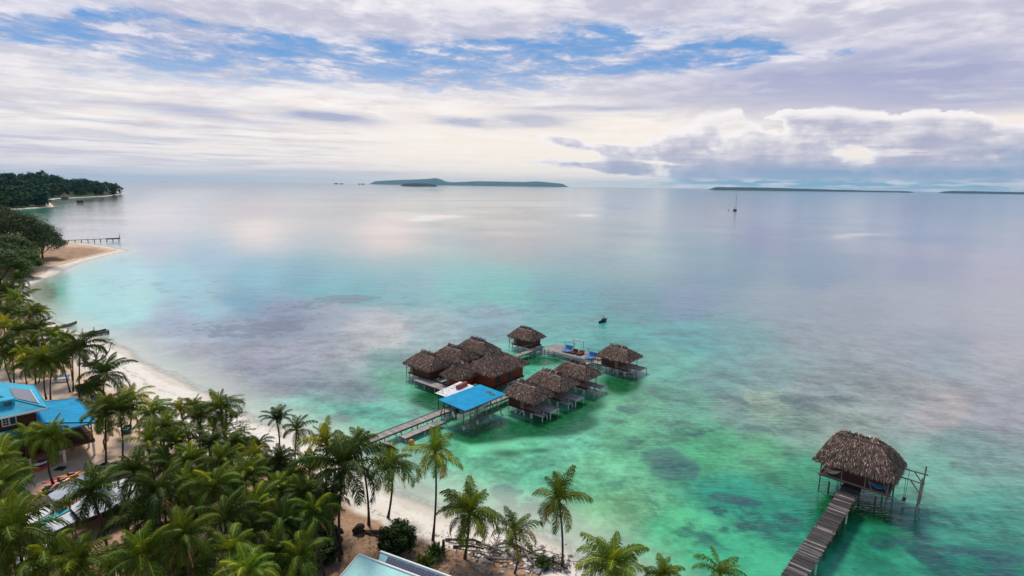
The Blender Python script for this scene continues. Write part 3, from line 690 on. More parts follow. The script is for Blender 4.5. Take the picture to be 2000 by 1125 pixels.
# dark openings in the red house
for y in (-2.2, .6):
    f = MB().box((2.215, y, 1.75), (.05, 1.0, .95)).build('window', 'black', E_)
bungalow(21.4 + 1.5, 25.9 + 1.5, -19.0 - 1.3, -13.4 - 1.3, 'lone thatched bungalow at the far left corner of the sun deck', 112, -1)
for i, (a, b, c, d, lab) in enumerate([(21.8, 26.8, -.1, 5.9, 'thatched bungalow standing alone at the far right end of the sun deck'),
                                     (10.3, 14.6, -.5, 5.6, 'thatched bungalow farthest out in the right row, nearest the sun deck'),
                                     (3.9, 8.7, -.7, 5.5, 'middle thatched bungalow of the right row, with two platforms'),
                                     (-1.8, 2.8, -.1, 5.4, 'thatched bungalow right behind the blue boathouse, nearest in the right row')]):
    bungalow(a + S1, b + S1, c + S2, d + S2, lab, 120 + i, 1)

# --- walkways and deck
def walkway(name, u0, u1, v0, v1, z, label, cat, along='u', mat='deck', postmat='pale_post', step=2.2, w=.2, edge=True, lo=.7):
    r = random.Random(len(label))
    t = thing(name, uv((u0 + u1) / 2, (v0 + v1) / 2), UV_RZ, label, cat); hx, hy = (v1 - v0) / 2, (u1 - u0) / 2
    mb = MB(); planks(mb, -hx, hx, -hy, hy, z, r, 'x' if along == 'u' else 'y', w, lo=lo); mb.build('planking', mat, t)
    eb = MB()
    if along == 'u':
        for s in (-1, 1): eb.beam((s * (hx - .08), -hy, z - .13), (s * (hx - .08), hy, z - .13), .1, .15)
    else:
        for s in (-1, 1): eb.beam((-hx, s * (hy - .08), z - .13), (hx, s * (hy - .08), z - .13), .1, .15)
    eb.build('joist', 'dark_post', t)
    L = hy if along == 'u' else hx; n = max(2, int(2 * L / step) + 1)
    for i in range(n):
        q = -L + .15 + (2 * L - .3) * i / (n - 1)
        for s in (-1, 1):
            x, y = (s * (hx - .12), q) if along == 'u' else (q, s * (hy - .12))
            post(t, x, y, -.8, z - .06, .075, postmat)
    return t
walkway('jetty', -19.6, -4.5, -5.95, -4.65, 1.0, 'long plank jetty from the beach to the blue boathouse', 'jetty', w=.24)
rp = bpy.data.objects['jetty']
eb = MB()
for i in range(14): eb.tube([(.62, -7.2 + i * .9, .72), (.62, -7.2 + i * .9, 1.02)], .05, 6)
eb.beam((.68, -7.5, .98), (.68, 5, .98), .12, .12); eb.beam((-.68, -7.5, 1.0), (-.68, 7.4, 1.0), .08, .1); eb.build('edge_rail', 'dark_post', rp)
t = walkway('landing_stage', -15.2, -8.9, -4.35, -3.25, .62, 'low pale landing stage alongside the plank jetty', 'landing stage', mat='deck', w=.3, lo=.95)
lt = MB()
lt.beam((-.3, 1.6, .66), (-.3, 2.9, .66), .04, .05); lt.beam((.25, 1.6, .66), (.25, 2.9, .66), .04, .05)
for i in range(4): lt.beam((-.3, 1.7 + i * .36, .68), (.25, 1.7 + i * .36, .68), .05, .03)
o = lt.build('ladder', 'grey_sheet'); o.location = uv(-12.05, -3.8); o.rotation_euler = (0, 0, UV_RZ); tag(o, 'small grey ladder lying on the landing stage', 'ladder')
t = walkway('landing_stage', -18.6, -17.2, -4.3, -3.2, .62, 'short white landing stage under the palm at the beach end of the jetty', 'landing stage', w=.3, lo=1.0)
walkway('walkway', -2.0, -.4, -17.5, -6.1, .95, 'plank walkway crossing in front of the left row of bungalows', 'walkway', along='v', w=.24)
walkway('walkway', .2, 26.0, -14.7, -13.7, .94, 'plank walkway behind the left row leading to the sun deck', 'walkway')
walkway('walkway', -4.4, 23.6, -3.6, -2.4, .93, 'plank walkway between the red house and the right row', 'walkway')
walkway('sun_deck', 24.6, 28.6, -13.6, -2.2, .98, 'broad weathered sun deck joining the two far bungalows', 'deck', along='u', w=.3, step=2.0)
walkway('walkway', 23.8, 25.3, -2.1, .4, .97, 'short plank walkway from the sun deck to the right end bungalow', 'walkway', along='v')
rl = thing('handrail', uv(21, -14.9), UV_RZ, 'pale rail along the walkway leading to the far left bungalow', 'handrail')
rb = MB(); rb.beam((0, -2.6, 1.75), (0, 2.6, 1.75), .05, .06); rb.build('top_rail', 'wall_grey', rl)
for i in range(4): MB().tube([(0, -2.5 + i * 1.65, .9), (0, -2.5 + i * 1.65, 1.75)], .035, 6).build('post', 'wall_grey', rl)
rl = thing('handrail', uv(24.2, -1.2), UV_RZ, 'dark rail post pair where the sun deck meets the right walkway', 'handrail')
for q in (-1.2, 0, 1.2): MB().tube([(q, -.45, .95), (q, -.45, 1.85)], .04, 6).build('post', 'dark_post', rl)
MB().beam((-1.2, -.45, 1.8), (1.2, -.45, 1.8), .05, .05).build('top_rail', 'dark_post', rl)
# loungers under blue shades, daybeds and the goal-like frame
def shade_lounger(u, v, label):
    t = thing('shade_lounger', uv(u, v, .98), UV_RZ, label, 'lounger', 'blue shaded loungers on the sun deck')
    for x in (-1.0, 1.0): MB().tube([(x, .55, 0), (x, .55, 1.55)], .035, 6).build('post', 'dark_post', t)
    MB().slab([(-1.1, .25, 1.62), (1.1, .25, 1.62), (1.1, .85, 1.45), (-1.1, .85, 1.45)], .05).build('canopy', 'blue_paint', t)
    MB().box((0, 0, .45), (1.5, .75, .08)).box((0, -.75, .3), (1.5, .6, .07)).build('seat', 'blue_paint', t)
    MB().slab([(-.75, .3, .5), (.75, .3, .5), (.75, .6, 1.0), (-.75, .6, 1.0)], .06).build('backrest', 'blue_paint', t)
    for x in (-.65, .65):
        for y in (-.8, .3): MB().box((x, y, .15), (.08, .08, .3)).build('leg', 'dark_post', t)
shade_lounger(26.3, -9.0, 'blue lounger under a blue shade at the middle of the sun deck')
shade_lounger(25.6, -3.6, 'blue lounger under a blue shade at the right end of the sun deck')
for v, lab in ((-7.6, 'low dark daybed on the sun deck, left one of the pair'), (-6.3, 'low dark daybed on the sun deck, right one of the pair')):
    t = thing('daybed', uv(26.1, v, .98), UV_RZ, lab, 'daybed', 'dark daybeds on the sun deck')
    MB().box((0, 0, .22), (1.0, 1.5, .18)).build('cushion', 'wall_dark', t)
    MB().slab([(-.5, .5, .32), (.5, .5, .32), (.5, .8, .62), (-.5, .8, .62)], .08).build('backrest', 'wall_dark', t)
    for x in (-.4, .4):
        for y in (-.6, .6): MB().box((x, y, .07), (.07, .07, .14)).build('leg', 'dark_post', t)
t = thing('crossbar_frame', uv(27.6, -7.6, .98), UV_RZ, 'tall two post frame with a white crossbar on the sun deck', 'frame')
for x in (-1.0, 1.0): MB().tube([(x, 0, 0), (x, 0, 2.0)], .04, 6).build('post', 'dark_post', t)
MB().beam((-1.1, 0, 2.05), (1.1, 0, 2.05), .14, .16).build('crossbar', 'white_paint', t)

# --- boathouse with a motor boat
bh = thing('boathouse', uv(-4.4, -2.55), UV_RZ, 'open boathouse with a flat bright blue roof beside the jetty', 'boathouse')
rf = MB().slab([(-2.45, -3.95, 2.98), (2.35, -3.95, 2.80), (2.35, 3.75, 2.80), (-2.45, 3.75, 2.98)], .07).build('roof', 'blue_roof', bh)
sb = MB()
for y in (-1.4, 1.2): sb.beam((-2.4, y, 2.985), (2.3, y, 2.806), .03, .012)
sb.build('seam', 'blue_roof', rf)
for i, (x, y) in enumerate(((.3, 2.6), (1.1, 2.3))):  # two thin dark green discs set on the roof
    MB().tube([(x, y, 2.88 - .037 * x), (x, y, 2.93 - .037 * x)], [.42, .40], 12).build('skylight', simple('green_skylight', (.02, .14, .10), .4, .3, 4) if i == 0 else bpy.data.materials['green_skylight'], rf)
ys = [-3.6, -1.15, 1.3, 3.4]
for y in ys:
    post(bh, 1.75, y, -.8, .62, .13); post(bh, 1.75, y, .62, 2.78, .055, 'dark_post', 'upright')
    post(bh, -1.7, y, -.8, .62, .13); post(bh, -1.7, y, .62, 2.93, .055, 'dark_post', 'upright')
for y in (-2.4, .1, 2.4): post(bh, 1.78, y, .62, 2.74, .04, 'dark_post', 'upright')
MB().beam((1.86, -3.8, .66), (1.86, 3.6, .66), .1, .15).build('sill_beam', 'wall_grey', bh)
MB().beam((1.86, -3.8, 2.42), (1.86, 3.6, 2.42), .08, .12).build('rail_beam', 'wall_grey', bh)
MB().beam((-1.7, -3.8, 2.6), (-1.7, 3.6, 2.6), .08, .12).build('rail_beam', 'wall_grey', bh)
for y0, y1 in ((-1.15, -.3), (-1.15, -1.9), (1.3, 2.0)):
    MB().beam((1.82, y0, 2.3), (1.82, y1, .75), .07, .07).build('brace', 'wall_grey', bh)
for s in (-1, 1): MB().beam((-1.7, -3.55, 2.6), (-1.7 + s * .0 - .75 * (s < 0), -3.55 - .9 * (s > 0), 1.0), .08, .08).build('brace', 'dark_post', bh)
def hull(mb, L, W, H, bow=.35, n=14, m=8, tone=(1, 1, 1), flat=.5, z0=0., stern=.85, sheer=.35):
    vs = []
    for i in range(n + 1):
        s = i / n; half = W / 2 * (stern + (1 - stern) * min(1, s / .4)) * (1 - max(0, (s - .45) / .55) ** 2.2); half = max(half, .015)
        top = H * (1 + sheer * max(0, (s - .3) / .7) ** 2); keel = H * .75 * max(0, (s - .72) / .28) ** 2
        for j in range(m + 1):
            q = j / m * 2 - 1; vs.append((half * math.copysign(abs(q) ** flat, q), -L / 2 + L * s, z0 + keel + (top - keel) * (abs(q) ** 2.6)))
    b = len(mb.v); mb.add(vs, [(i * (m + 1) + j, i * (m + 1) + j + 1, (i + 1) * (m + 1) + j + 1, (i + 1) * (m + 1) + j) for i in range(n) for j in range(m)] + [tuple(range(m + 1))[::-1]], tone)
    return vs, n, m
def boat_deck(mb, vs, n, m, drop, i0=0, i1=None, inset=.04):
    i1 = n if i1 is None else i1
    for i in range(i0, i1):
        a, b = Vector(vs[i * (m + 1)]), Vector(vs[i * (m + 1) + m]); c, d = Vector(vs[(i + 1) * (m + 1) + m]), Vector(vs[(i + 1) * (m + 1)])
        k = Vector((0, 0, drop)); mb.add([a - k, b - k, c - k, d - k], [(0, 1, 2, 3)])
bt = thing('motorboat', uv(-5.0, -2.0, 1.15), UV_RZ, 'white motorboat hanging in the blue roofed boathouse, stern to the beach', 'motorboat')
hb = MB(); hv = hull(hb, 6.2, 1.9, .8); boat_deck(hb, hv[0], hv[1], hv[2], .25, 0, 9); boat_deck(hb, hv[0], hv[1], hv[2], .02, 9, 14)
hb.build('hull', 'white_paint', bt, True)
om = MB().box((0, -3.05, .95), (.42, .5, .55)).build('outboard_motor', 'black', bt); MB().box((0, -3.1, .35), (.14, .22, .9)).build('motor_leg', 'black', om)
MB().box((0, -.3, 1.0), (.7, .6, .75)).build('console', 'white_paint', bt); MB().box((0, -1.6, .8), (1.3, .4, .4)).build('seat', 'grey_sheet', bt)
sr = MB(); sr.tube([(.8, -2.6, 1.15), (.9, 0, 1.2), (.62, 1.6, 1.35), (0, 2.6, 1.5), (-.62, 1.6, 1.35), (-.9, 0, 1.2), (-.8, -2.6, 1.15)], .03, 5); sr.build('side_rail', 'white_paint', bt)
ws = thing('tin_shed', uv(-3.7, -6.6), UV_RZ, 'small shed with a peeling white tin roof and a brown sheet on it', 'shed')
rf = MB().slab([(-1.5, -2.4, 2.45), (1.25, -2.4, 2.45), (1.25, 2.3, 2.85), (-1.5, 2.3, 2.85)], .06).build('roof', 'white_sheet', ws)
sp = MB(); r = random.Random(4)
for i in range(34): x, y = r.uniform(-1.3, .3), r.uniform(-2.2, 1.2); sp.box((x, y, 2.458 + (y + 2.4) * .0851), (r.uniform(.08, .3), r.uniform(.05, .16), .012), r.uniform(-.4, .4))
sp.build('peeling_patches', 'driftwood', rf)
MB().tube([(.1, .2, 2.9), (.1, 1.9, 3.04)], [.35, .33], 10).build('brown_sheet', 'brown_sheet', rf)
for x in (-1.2, 1.0):
    for y in (-2.1, 2.0): post(ws, x, y, -.7, 2.4, .07, 'dark_post')
bu = MB(); bu.tube([(0, 0, -.1), (0, 0, .06), (0, 0, .3), (0, 0, .5), (0, 0, .58)], [.12, .3, .36, .24, .06], 12)
o = bu.build('buoy', 'orange', None, True); o.location = uv(-14.8, -2.6); tag(o, 'orange buoy floating beside the landing stage', 'buoy')

# ------------------------------------------------------------------ the pier and the pavilion at right
PU = np.array([.676, .737]); PV = np.array([.737, -.676]); P_RZ = math.atan2(-.676, .737); PO = at(1660, 945, 1.4)[:2]
def pv(u, v, z=0.): p = PO + PU * u + PV * v; return (p[0], p[1], z)
pr = thing('pier', pv(-12, .3), P_RZ, 'long dark plank pier leading to the thatched pavilion', 'pier'); r = random.Random(9)
mb = MB(); n = 118; y = -13.
for i in range(n):
    w = .2; y += .213; tn = r.choice((.45, .6, .55, .8, .5, .5, 2.4, 1.3)) * r.uniform(.8, 1.15); xx = .74 + r.uniform(0, .1)
    mb.box((r.uniform(-.05, .05), y, 1.38 + r.uniform(-.012, .012)), (2 * xx, w * .93, .05), r.uniform(-.02, .02), (tn, tn * .97, tn * .96))
mb.build('planking', 'deck_dark', pr)
for s in (-1, 1): MB().beam((s * .6, -13, 1.27), (s * .6, 12.2, 1.27), .12, .16).build('joist', 'dark_post', pr)
for i in range(11):
    y = -12.6 + i * 2.4
    for s in (-1, 1): post(pr, s * .68, y, -.8, 1.32 if i % 3 else 1.5, .075, 'dark_post' if i % 4 else 'pale_post')
pvn = thing('thatched_pavilion', pv(1.1, .37), P_RZ, 'open thatched pavilion on posts at the end of the dark pier', 'pavilion')
hx, hy = 3.5, 2.65
thatch(pvn, -hx, hx, -hy, hy, 3.55, 6.15, 'x', -1.75, 1.55, 77, dens=170, crest=.25, pole='dark_post', sag=-.35)
MB().box((0, 0, 1.78), (6.0, 4.0, .12)).build('floor', 'wall_dark', pvn)
for i, x in enumerate((-2.85, -1.0, 1.0, 2.85)):
    for y in (-2.0, 2.0): post(pvn, x, y, -.8 if abs(x) > 1.5 else 1.3, 3.75, .07 if abs(x) > 1.5 else .05, 'wall_grey' if y < 0 else 'dark_post')
for x in (-2.0, 0, 2.0):
    for y in (-1.9, 1.9): post(pvn, x, y, -.8, 1.3, .08, 'dark_post')
MB().tube([(-3.1, -2.1, 1.95), (3.2, -2.1, 1.9)], .075, 7).build('front_rail', 'wall_grey', pvn)
MB().tube([(2.95, -2.2, 1.95), (2.95, 2.2, 1.95)], .06, 7).build('side_rail', 'wall_grey', pvn)
MB().tube([(-2.95, -2.2, 1.95), (-2.95, 2.2, 1.95)], .06, 7).build('side_rail', 'wall_grey', pvn)
for x0, z0, x1, z1, y in ((-2.85, 3.4, -2.2, 1.95, -2.0), (2.85, 1.95, 2.3, 3.4, -2.05), (1.6, 1.95, 1.2, 2.9, -2.05)):
    MB().tube([(x0, y, z0), (x1, y, z1)], .05, 6).build('brace', 'wall_grey', pvn)
MB().tube([(2.95, -2.1, 1.4), (3.3, -1.2, 3.4)], .06, 6).build('brace', 'wall_grey', pvn)
hammock('hammock', pv(-.6, -2.0 + .37, 2.15), P_RZ, 1.7, 'white_sheet', 'white and blue hammock hanging at the left end of the pavilion', sag=.5)
hammock('hammock', pv(-.6, 2.0 + .37, 2.1), P_RZ, 1.7, 'blue_paint', 'blue hammock hanging at the right end of the pavilion', sag=.5)
sw = thing('rope_swing', pv(1.5, 5.5), P_RZ, 'timber swing frame over the water beside the pavilion', 'swing frame')
for y in (-.35, 1.9):
    MB().tube([(-.15, y, -.8), (0, y, 3.65 + (.35 if y > 0 else 0))], .075, 7).build('post', 'driftwood', sw)
    MB().tube([(-2.3, y, 3.15), (.25, y, 3.15)], .075, 7).build('beam', 'driftwood', sw)
    MB().tube([(-.85, y, 3.1), (-.08, y, 2.1)], .06, 6).build('brace', 'driftwood', sw)
MB().tube([(-.05, -.35, .7), (-.02, 1.9, 1.9)], .05, 6).build('brace', 'wall_grey', sw); MB().tube([(-.05, -.35, 1.6), (-.02, 1.9, .8)], .05, 6).build('brace', 'wall_grey', sw)
for y in (-.35, 1.9): MB().tube([(-1.25, y, 3.1), (-1.25, y * .4 + .4, .55)], .02, 5).build('rope', 'dark_post', sw)
MB().box((-1.25, .7, .55), (.3, .9, .05)).build('swing_seat', 'dark_post', sw)
# ------------------------------------------------------------------ coconut palms
def frond(mb, base, az, el0, L, bend, r, tone, pairs=24, droop=.5, leafw=.0105, twist=0.):
    n = 9; p = Vector(base); pts = [p.copy()]; tans = []; h = Vector((math.sin(az), math.cos(az), 0)); sid = Vector((h.y, -h.x, 0)) * r.uniform(-.25, .25)
    for i in range(n):
        t = (i + .5) / n; e = el0 - bend * t ** 1.35
        d = (h + sid * t).normalized() * math.cos(e) + Vector((0, 0, math.sin(e))); tans.append(d); p = p + d * (L / n); pts.append(p.copy())
    mb.tube(pts, [.010 * L + .008 * L * (1 - i / n) for i in range(n + 1)], 4, (tone[0] * 2.6, tone[1] * 2.0, tone[2] * 2.2), False)
    for k in range(pairs):
        t = .10 + .89 * (k + r.uniform(-.3, .3)) / (pairs - 1); t = min(max(t, .08), .995); q = t * n; i = min(int(q), n - 1); o = pts[i].lerp(pts[i + 1], q - i); tg = tans[i]
        side = tg.cross(Vector((0, 0, 1)));
        side = side.normalized() if side.length > .05 else Vector((h.y, -h.x, 0))
        upv = side.cross(tg).normalized()
        if upv.z < 0: upv = -upv
        ll = L * .30 * (math.sin(math.pi * min(1, t * .80 + .16)) ** .75) * r.uniform(.85, 1.1) + .02 * L
        for s in (-1, 1):
            dr = droop * r.uniform(.5, 1.5); d = (side * s * 1.0 + tg * (.6 + .7 * t + r.uniform(-.15, .3)) + upv * r.uniform(-.25, .2)).normalized()
            d2 = (d * .75 - Vector((0, 0, 1)) * dr).normalized(); w = tg * (leafw * L)
            m = o + d * ll * .5; tip = m + d2 * ll * .55; k_ = r.uniform(.75, 1.25); tn = (tone[0] * k_, tone[1] * k_, tone[2] * k_)
            mb.add([o - w * .7, o + w * .7, m + w, m - w, tip], [(0, 1, 2, 3), (3, 2, 4)], tn)
def crown_mesh(name, n, el_hi, el_lo, bend_lo, bend_hi, seed, mat='palm', pairs=36, droop=.5, old_tone=None, lens=(.75, 1.05), thin=.0105):
    r = random.Random(seed); mb = MB()
    for i in range(n):
        q = (i + .3) / n; az = i * 2.39996 + r.uniform(-.55, .55); el = el_hi + (el_lo - el_hi) * q ** 1.25 + r.uniform(-.1, .1)
        L = r.uniform(*lens) * (1 if q > .2 else .82); b = bend_lo + (bend_hi - bend_lo) * q + r.uniform(-.3, .45)
        young = max(0, 1 - q * 3.2); k = r.uniform(.72, 1.25); tone = (k * (1 + 1.3 * young), k * (1 + .95 * young), k * (1 + .3 * young))
        if r.random() < .12: tone = (tone[0] * 1.7, tone[1] * 1.35, tone[2] * .9)
        if old_tone and q > .78: tone = tuple(o * r.uniform(.8, 1.2) for o in old_tone)
        frond(mb, (0, 0, .02 * (1 - q)), az, el, L, b, r, tone, pairs, droop * r.uniform(.7, 1.3), thin)
    # sheathed heart of the crown
    mb.tube([(0, 0, -.10), (0, 0, .0), (0, 0, .10)], [.035, .055, .02], 6, (.9, .7, .6))
    o = mb.build(name, mat); me = o.data; bpy.data.objects.remove(o); return me
D = math.radians
CR = {
 'lush1': crown_mesh('crown', 21, D(88), D(-12), D(50), D(135), 1, pairs=50, droop=1.0, lens=(.85, 1.15)),
 'lush2': crown_mesh('crown', 23, D(88), D(-22), D(45), D(125), 2, pairs=50, droop=1.0, lens=(.8, 1.1)),
 'lush3': crown_mesh('crown', 18, D(86), D(0), D(65), D(150), 3, pairs=50, droop=1.2, lens=(.9, 1.2)),
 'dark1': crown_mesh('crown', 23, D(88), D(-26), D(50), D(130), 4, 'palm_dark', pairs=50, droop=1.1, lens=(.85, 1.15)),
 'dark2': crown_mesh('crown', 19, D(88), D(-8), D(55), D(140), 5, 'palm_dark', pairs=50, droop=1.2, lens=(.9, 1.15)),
 'yel1': crown_mesh('crown', 17, D(88), D(-10), D(50), D(125), 6, 'palm_yellow', old_tone=(.6, .55, .6), pairs=46, lens=(.85, 1.1), droop=.9),
 'spar1': crown_mesh('crown', 17, D(88), D(-30), D(40), D(120), 7, 'palm', pairs=46, droop=1.0, old_tone=(2.6, 1.3, 2.2), lens=(.9, 1.1)),
 'spar2': crown_mesh('crown', 13, D(86), D(-20), D(45), D(125), 8, 'palm', pairs=46, droop=1.0, old_tone=(2.2, 1.2, 1.8), lens=(.9, 1.1)),
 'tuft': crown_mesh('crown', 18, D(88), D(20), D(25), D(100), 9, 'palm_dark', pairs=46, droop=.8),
}
DRY = None
def dry_mesh(seed):
    r = random.Random(seed); mb = MB()
    for i in range(4): frond(mb, (0, 0, -.02), i * 1.7 + r.uniform(-.4, .4), D(-35), .7, D(50), r, (1, 1, 1), 16, 1.0, .010)
    o = mb.build('dead_frond', 'palm_dry'); me = o.data; bpy.data.objects.remove(o); return me
DRY = dry_mesh(31)
PALM_N = [0]
def palm(label, crown, R, var, base=None, h=None, group=None, dry=False, lean=None, trunk='bark_dark', tr=.13, name='coconut_palm', squash=1.0):
    """crown: photo pixel of the crown's heart; base: pixel of the trunk foot, or h: trunk height in metres"""
    r = random.Random(PALM_N[0] * 7 + 5); PALM_N[0] += 1
    if base is not None:
        b = on_land(*base); c = at_y(crown[0], crown[1], b[1] + r.uniform(-.3, .5))
    else:
        z = 1. + h
        for _ in range(5):
            c = at(crown[0], crown[1], z); z = max(.2, gz(c[0], c[1])) + h
        c = at(crown[0], crown[1], z); lx, ly = lean if lean else (r.uniform(-.7, .7), r.uniform(-.7, .7)); b = np.array([c[0] + lx, c[1] + ly, 0]); b[2] = max(.1, gz(b[0], b[1]))
    t = thing(name, b, 0, label, 'palm tree', group)
    d = Vector(c) - Vector(b); slant = np.linalg.norm(c - np.array([0, 0, CAM_H])); L = R * slant / FPX * 1.12
    mb = MB(); n = 9; bow = Vector((r.uniform(-.35, .35), r.uniform(-.3, .3), 0)); pts = []; rad = []
    for i in range(n + 1):
        s = i / n; p = Vector((d.x * s ** 1.25, d.y * s ** 1.25, -.25 + (d.z + .25) * s)) + bow * math.sin(math.pi * s); pts.append(p)
        rad.append(tr * (1.35 - .65 * min(1, s * 5)) if s < .2 else tr * (.78 - .2 * s) * (1 + .05 * (i % 2)))
    mb.tube(pts, rad, 8); mb.build('trunk', trunk, t, True)
    o = link('crown', CR[var], t); o.location = d; o.rotation_euler = (r.uniform(-.2, .2), r.uniform(-.2, .2), r.uniform(0, 6.28)); L *= r.uniform(.9, 1.05); o.scale = (L, L, L * squash * r.uniform(.85, 1.15))
    if dry or r.random() < .3:
        q = link('dead_frond', DRY, t); q.location = d - Vector((0, 0, .04 * L)); q.rotation_euler = (0, 0, r.uniform(0, 6)); q.scale = (L * 1.05,) * 3
    return t
G1 = 'tall palms standing singly along the front shore'
palm('slender palm at the waterline with a long bare trunk, straight below the blue boathouse', (850, 886), 62, 'spar1', base=(845, 1056), dry=True, group=G1, tr=.12)
palm('slender palm with drooping brown lower fronds, standing by the rock pile at the water edge', (1092, 978), 60, 'spar1', base=(1098, 1110), dry=True, group=G1, tr=.12)
palm('tall palm above the round dark bush, with hanging dry fronds', (766, 912), 58, 'lush3', base=(757, 1012), dry=True, group=G1)
palm('largest dark palm on the front shore, with a wide crown over the beach', (672, 915), 88, 'dark1', base=(667, 1082), dry=True, group=G1, tr=.15)
palm('bushy palm with a skirt of drooping yellow green fronds beside the driftwood', (917, 1005), 66, 'lush2', base=(907, 1092), dry=True, group=G1)
palm('thin young palm with long arching fronds among the driftwood and white stones', (1005, 1042), 56, 'spar2', base=(1004, 1118), group=G1, tr=.10)
palm('wide palm crown at the bottom edge, right of the rock pile', (1198, 1106), 76, 'lush2', h=5.2)
palm('palm crown at the bottom edge farthest to the right, over green water', (1406, 1124), 50, 'spar2', h=6.0)
palm('small palm crown peeping in at the bottom edge between two larger crowns', (1296, 1124), 38, 'lush2', h=5.0)
palm('palm with an upright dark tuft of fronds, left of a pair by the inner beach', (541, 822), 36, 'tuft', base=(538, 920), tr=.12, dry=True)
palm('palm with a thin trunk and spreading crown, right of a pair by the inner beach', (580, 842), 38, 'spar2', base=(579, 925), tr=.11)
palm('yellow green palm peeping out behind the largest dark shore palm', (638, 868), 52, 'yel1', h=6.5)
palm('low yellowish palm between the dark grove and the paired palms', (604, 922), 48, 'yel1', h=4.5)
palm('little palm sprout under the paired palms on pale sand', (551, 918), 26, 'lush1', h=1.6, tr=.07)
palm('palm with yellow green fronds overlapping the largest shore palm on the right', (700, 868), 42, 'lush2', h=7.5)
G2 = 'palms on the sand around the blue roofed house'
for lab, c, R, v, b in [
    ('palm with a twin trunk look at the left edge, right of the white globe lamp', (24, 696), 34, 'lush1', (27, 752)),
    ('left one of two close trunks behind the blue house', (90, 708), 34, 'lush2', (91, 780)),
    ('right one of two close trunks behind the blue house', (103, 712), 28, 'lush3', (99, 782)),
    ('palm with a stout trunk beside the blue picnic table', (156, 684), 38, 'dark2', (155, 776)),
    ('thin palm just left of the stout trunked one near the picnic table', (141, 690), 28, 'lush1', (143, 764)),
    ('small leaning palm between the globe lamp and the twin trunks', (67, 716), 24, 'lush3', (74, 748)),
    ('palm leaning over the bare tree, at the edge of the white beach', (206, 733), 38, 'dark1', (206, 781)),
    ('low dark palm beside the stranded blue boat', (178, 762), 24, 'dark2', (179, 787)),
    ('left of the two tall palms right of the blue roof', (206, 806), 42, 'lush2', (207, 909)),
    ('right of the two tall palms right of the blue roof', (233, 806), 42, 'lush3', (238, 906)),
    ('yellow topped palm behind the two tall ones by the blue roof', (256, 782), 40, 'yel1', (252, 846)),
    ('left palm standing in front of the blue house', (54, 858), 32, 'lush3', (50, 926)),
    ('right palm in front of the blue house, its trunk crossing the red kayaks', (101, 858), 35, 'lush1', (106, 946)),
    ('tiny palm between the two tall trunks right of the blue roof', (211, 838), 20, 'spar2', (207, 875))]:
    palm(lab, c, R, v, base=b, group=G2, tr=.12)
G3 = 'palms crowded along the left shore behind the house'
LP = [((12, 574), 34, 'dark1', 'upper edge palm under the broad dark trees, touching the photo edge'), ((38, 590), 34, 'lush2', 'palm leaning to the green cove just under the sand spit'), ((20, 612), 34, 'dark2', 'dark palm below the ones by the green cove'),
      ((58, 618), 32, 'lush3', 'palm at the waterline above the pale canoe'), ((8, 640), 32, 'yel1', 'yellowish palm at the photo edge in the left shore cluster'), ((36, 650), 34, 'lush1', 'bright green palm in the middle of the left shore cluster'),
      ((80, 645), 32, 'dark1', 'dark palm next to the stern of the pale canoe'), ((100, 662), 32, 'lush2', 'palm directly below the pale canoe'), ((128, 672), 30, 'lush1', 'palm at the landward end of the dark boat'),
      ((62, 676), 32, 'lush3', 'palm behind the twin trunks with yellow lower fronds'), ((4, 676), 32, 'dark2', 'dark palm at the photo edge above the globe lamp'), ((46, 692), 26, 'yel1', 'small yellow palm in front of the cluster by the brown shrub'),
      ((118, 692), 28, 'lush3', 'palm behind the picnic table, left of the stout trunk'), ((36, 548), 22, 'dark2', 'dark palm silhouetted against the sand of the spit'), ((78, 612), 22, 'yel1', 'brownish palm hanging over the cove water')]
for c, R, v, lab in LP: palm(lab, c, R * .80, v, h=5.6 if c[1] > 570 else 7.0, group=G3, tr=.11)
G4 = 'palms of the dense grove'
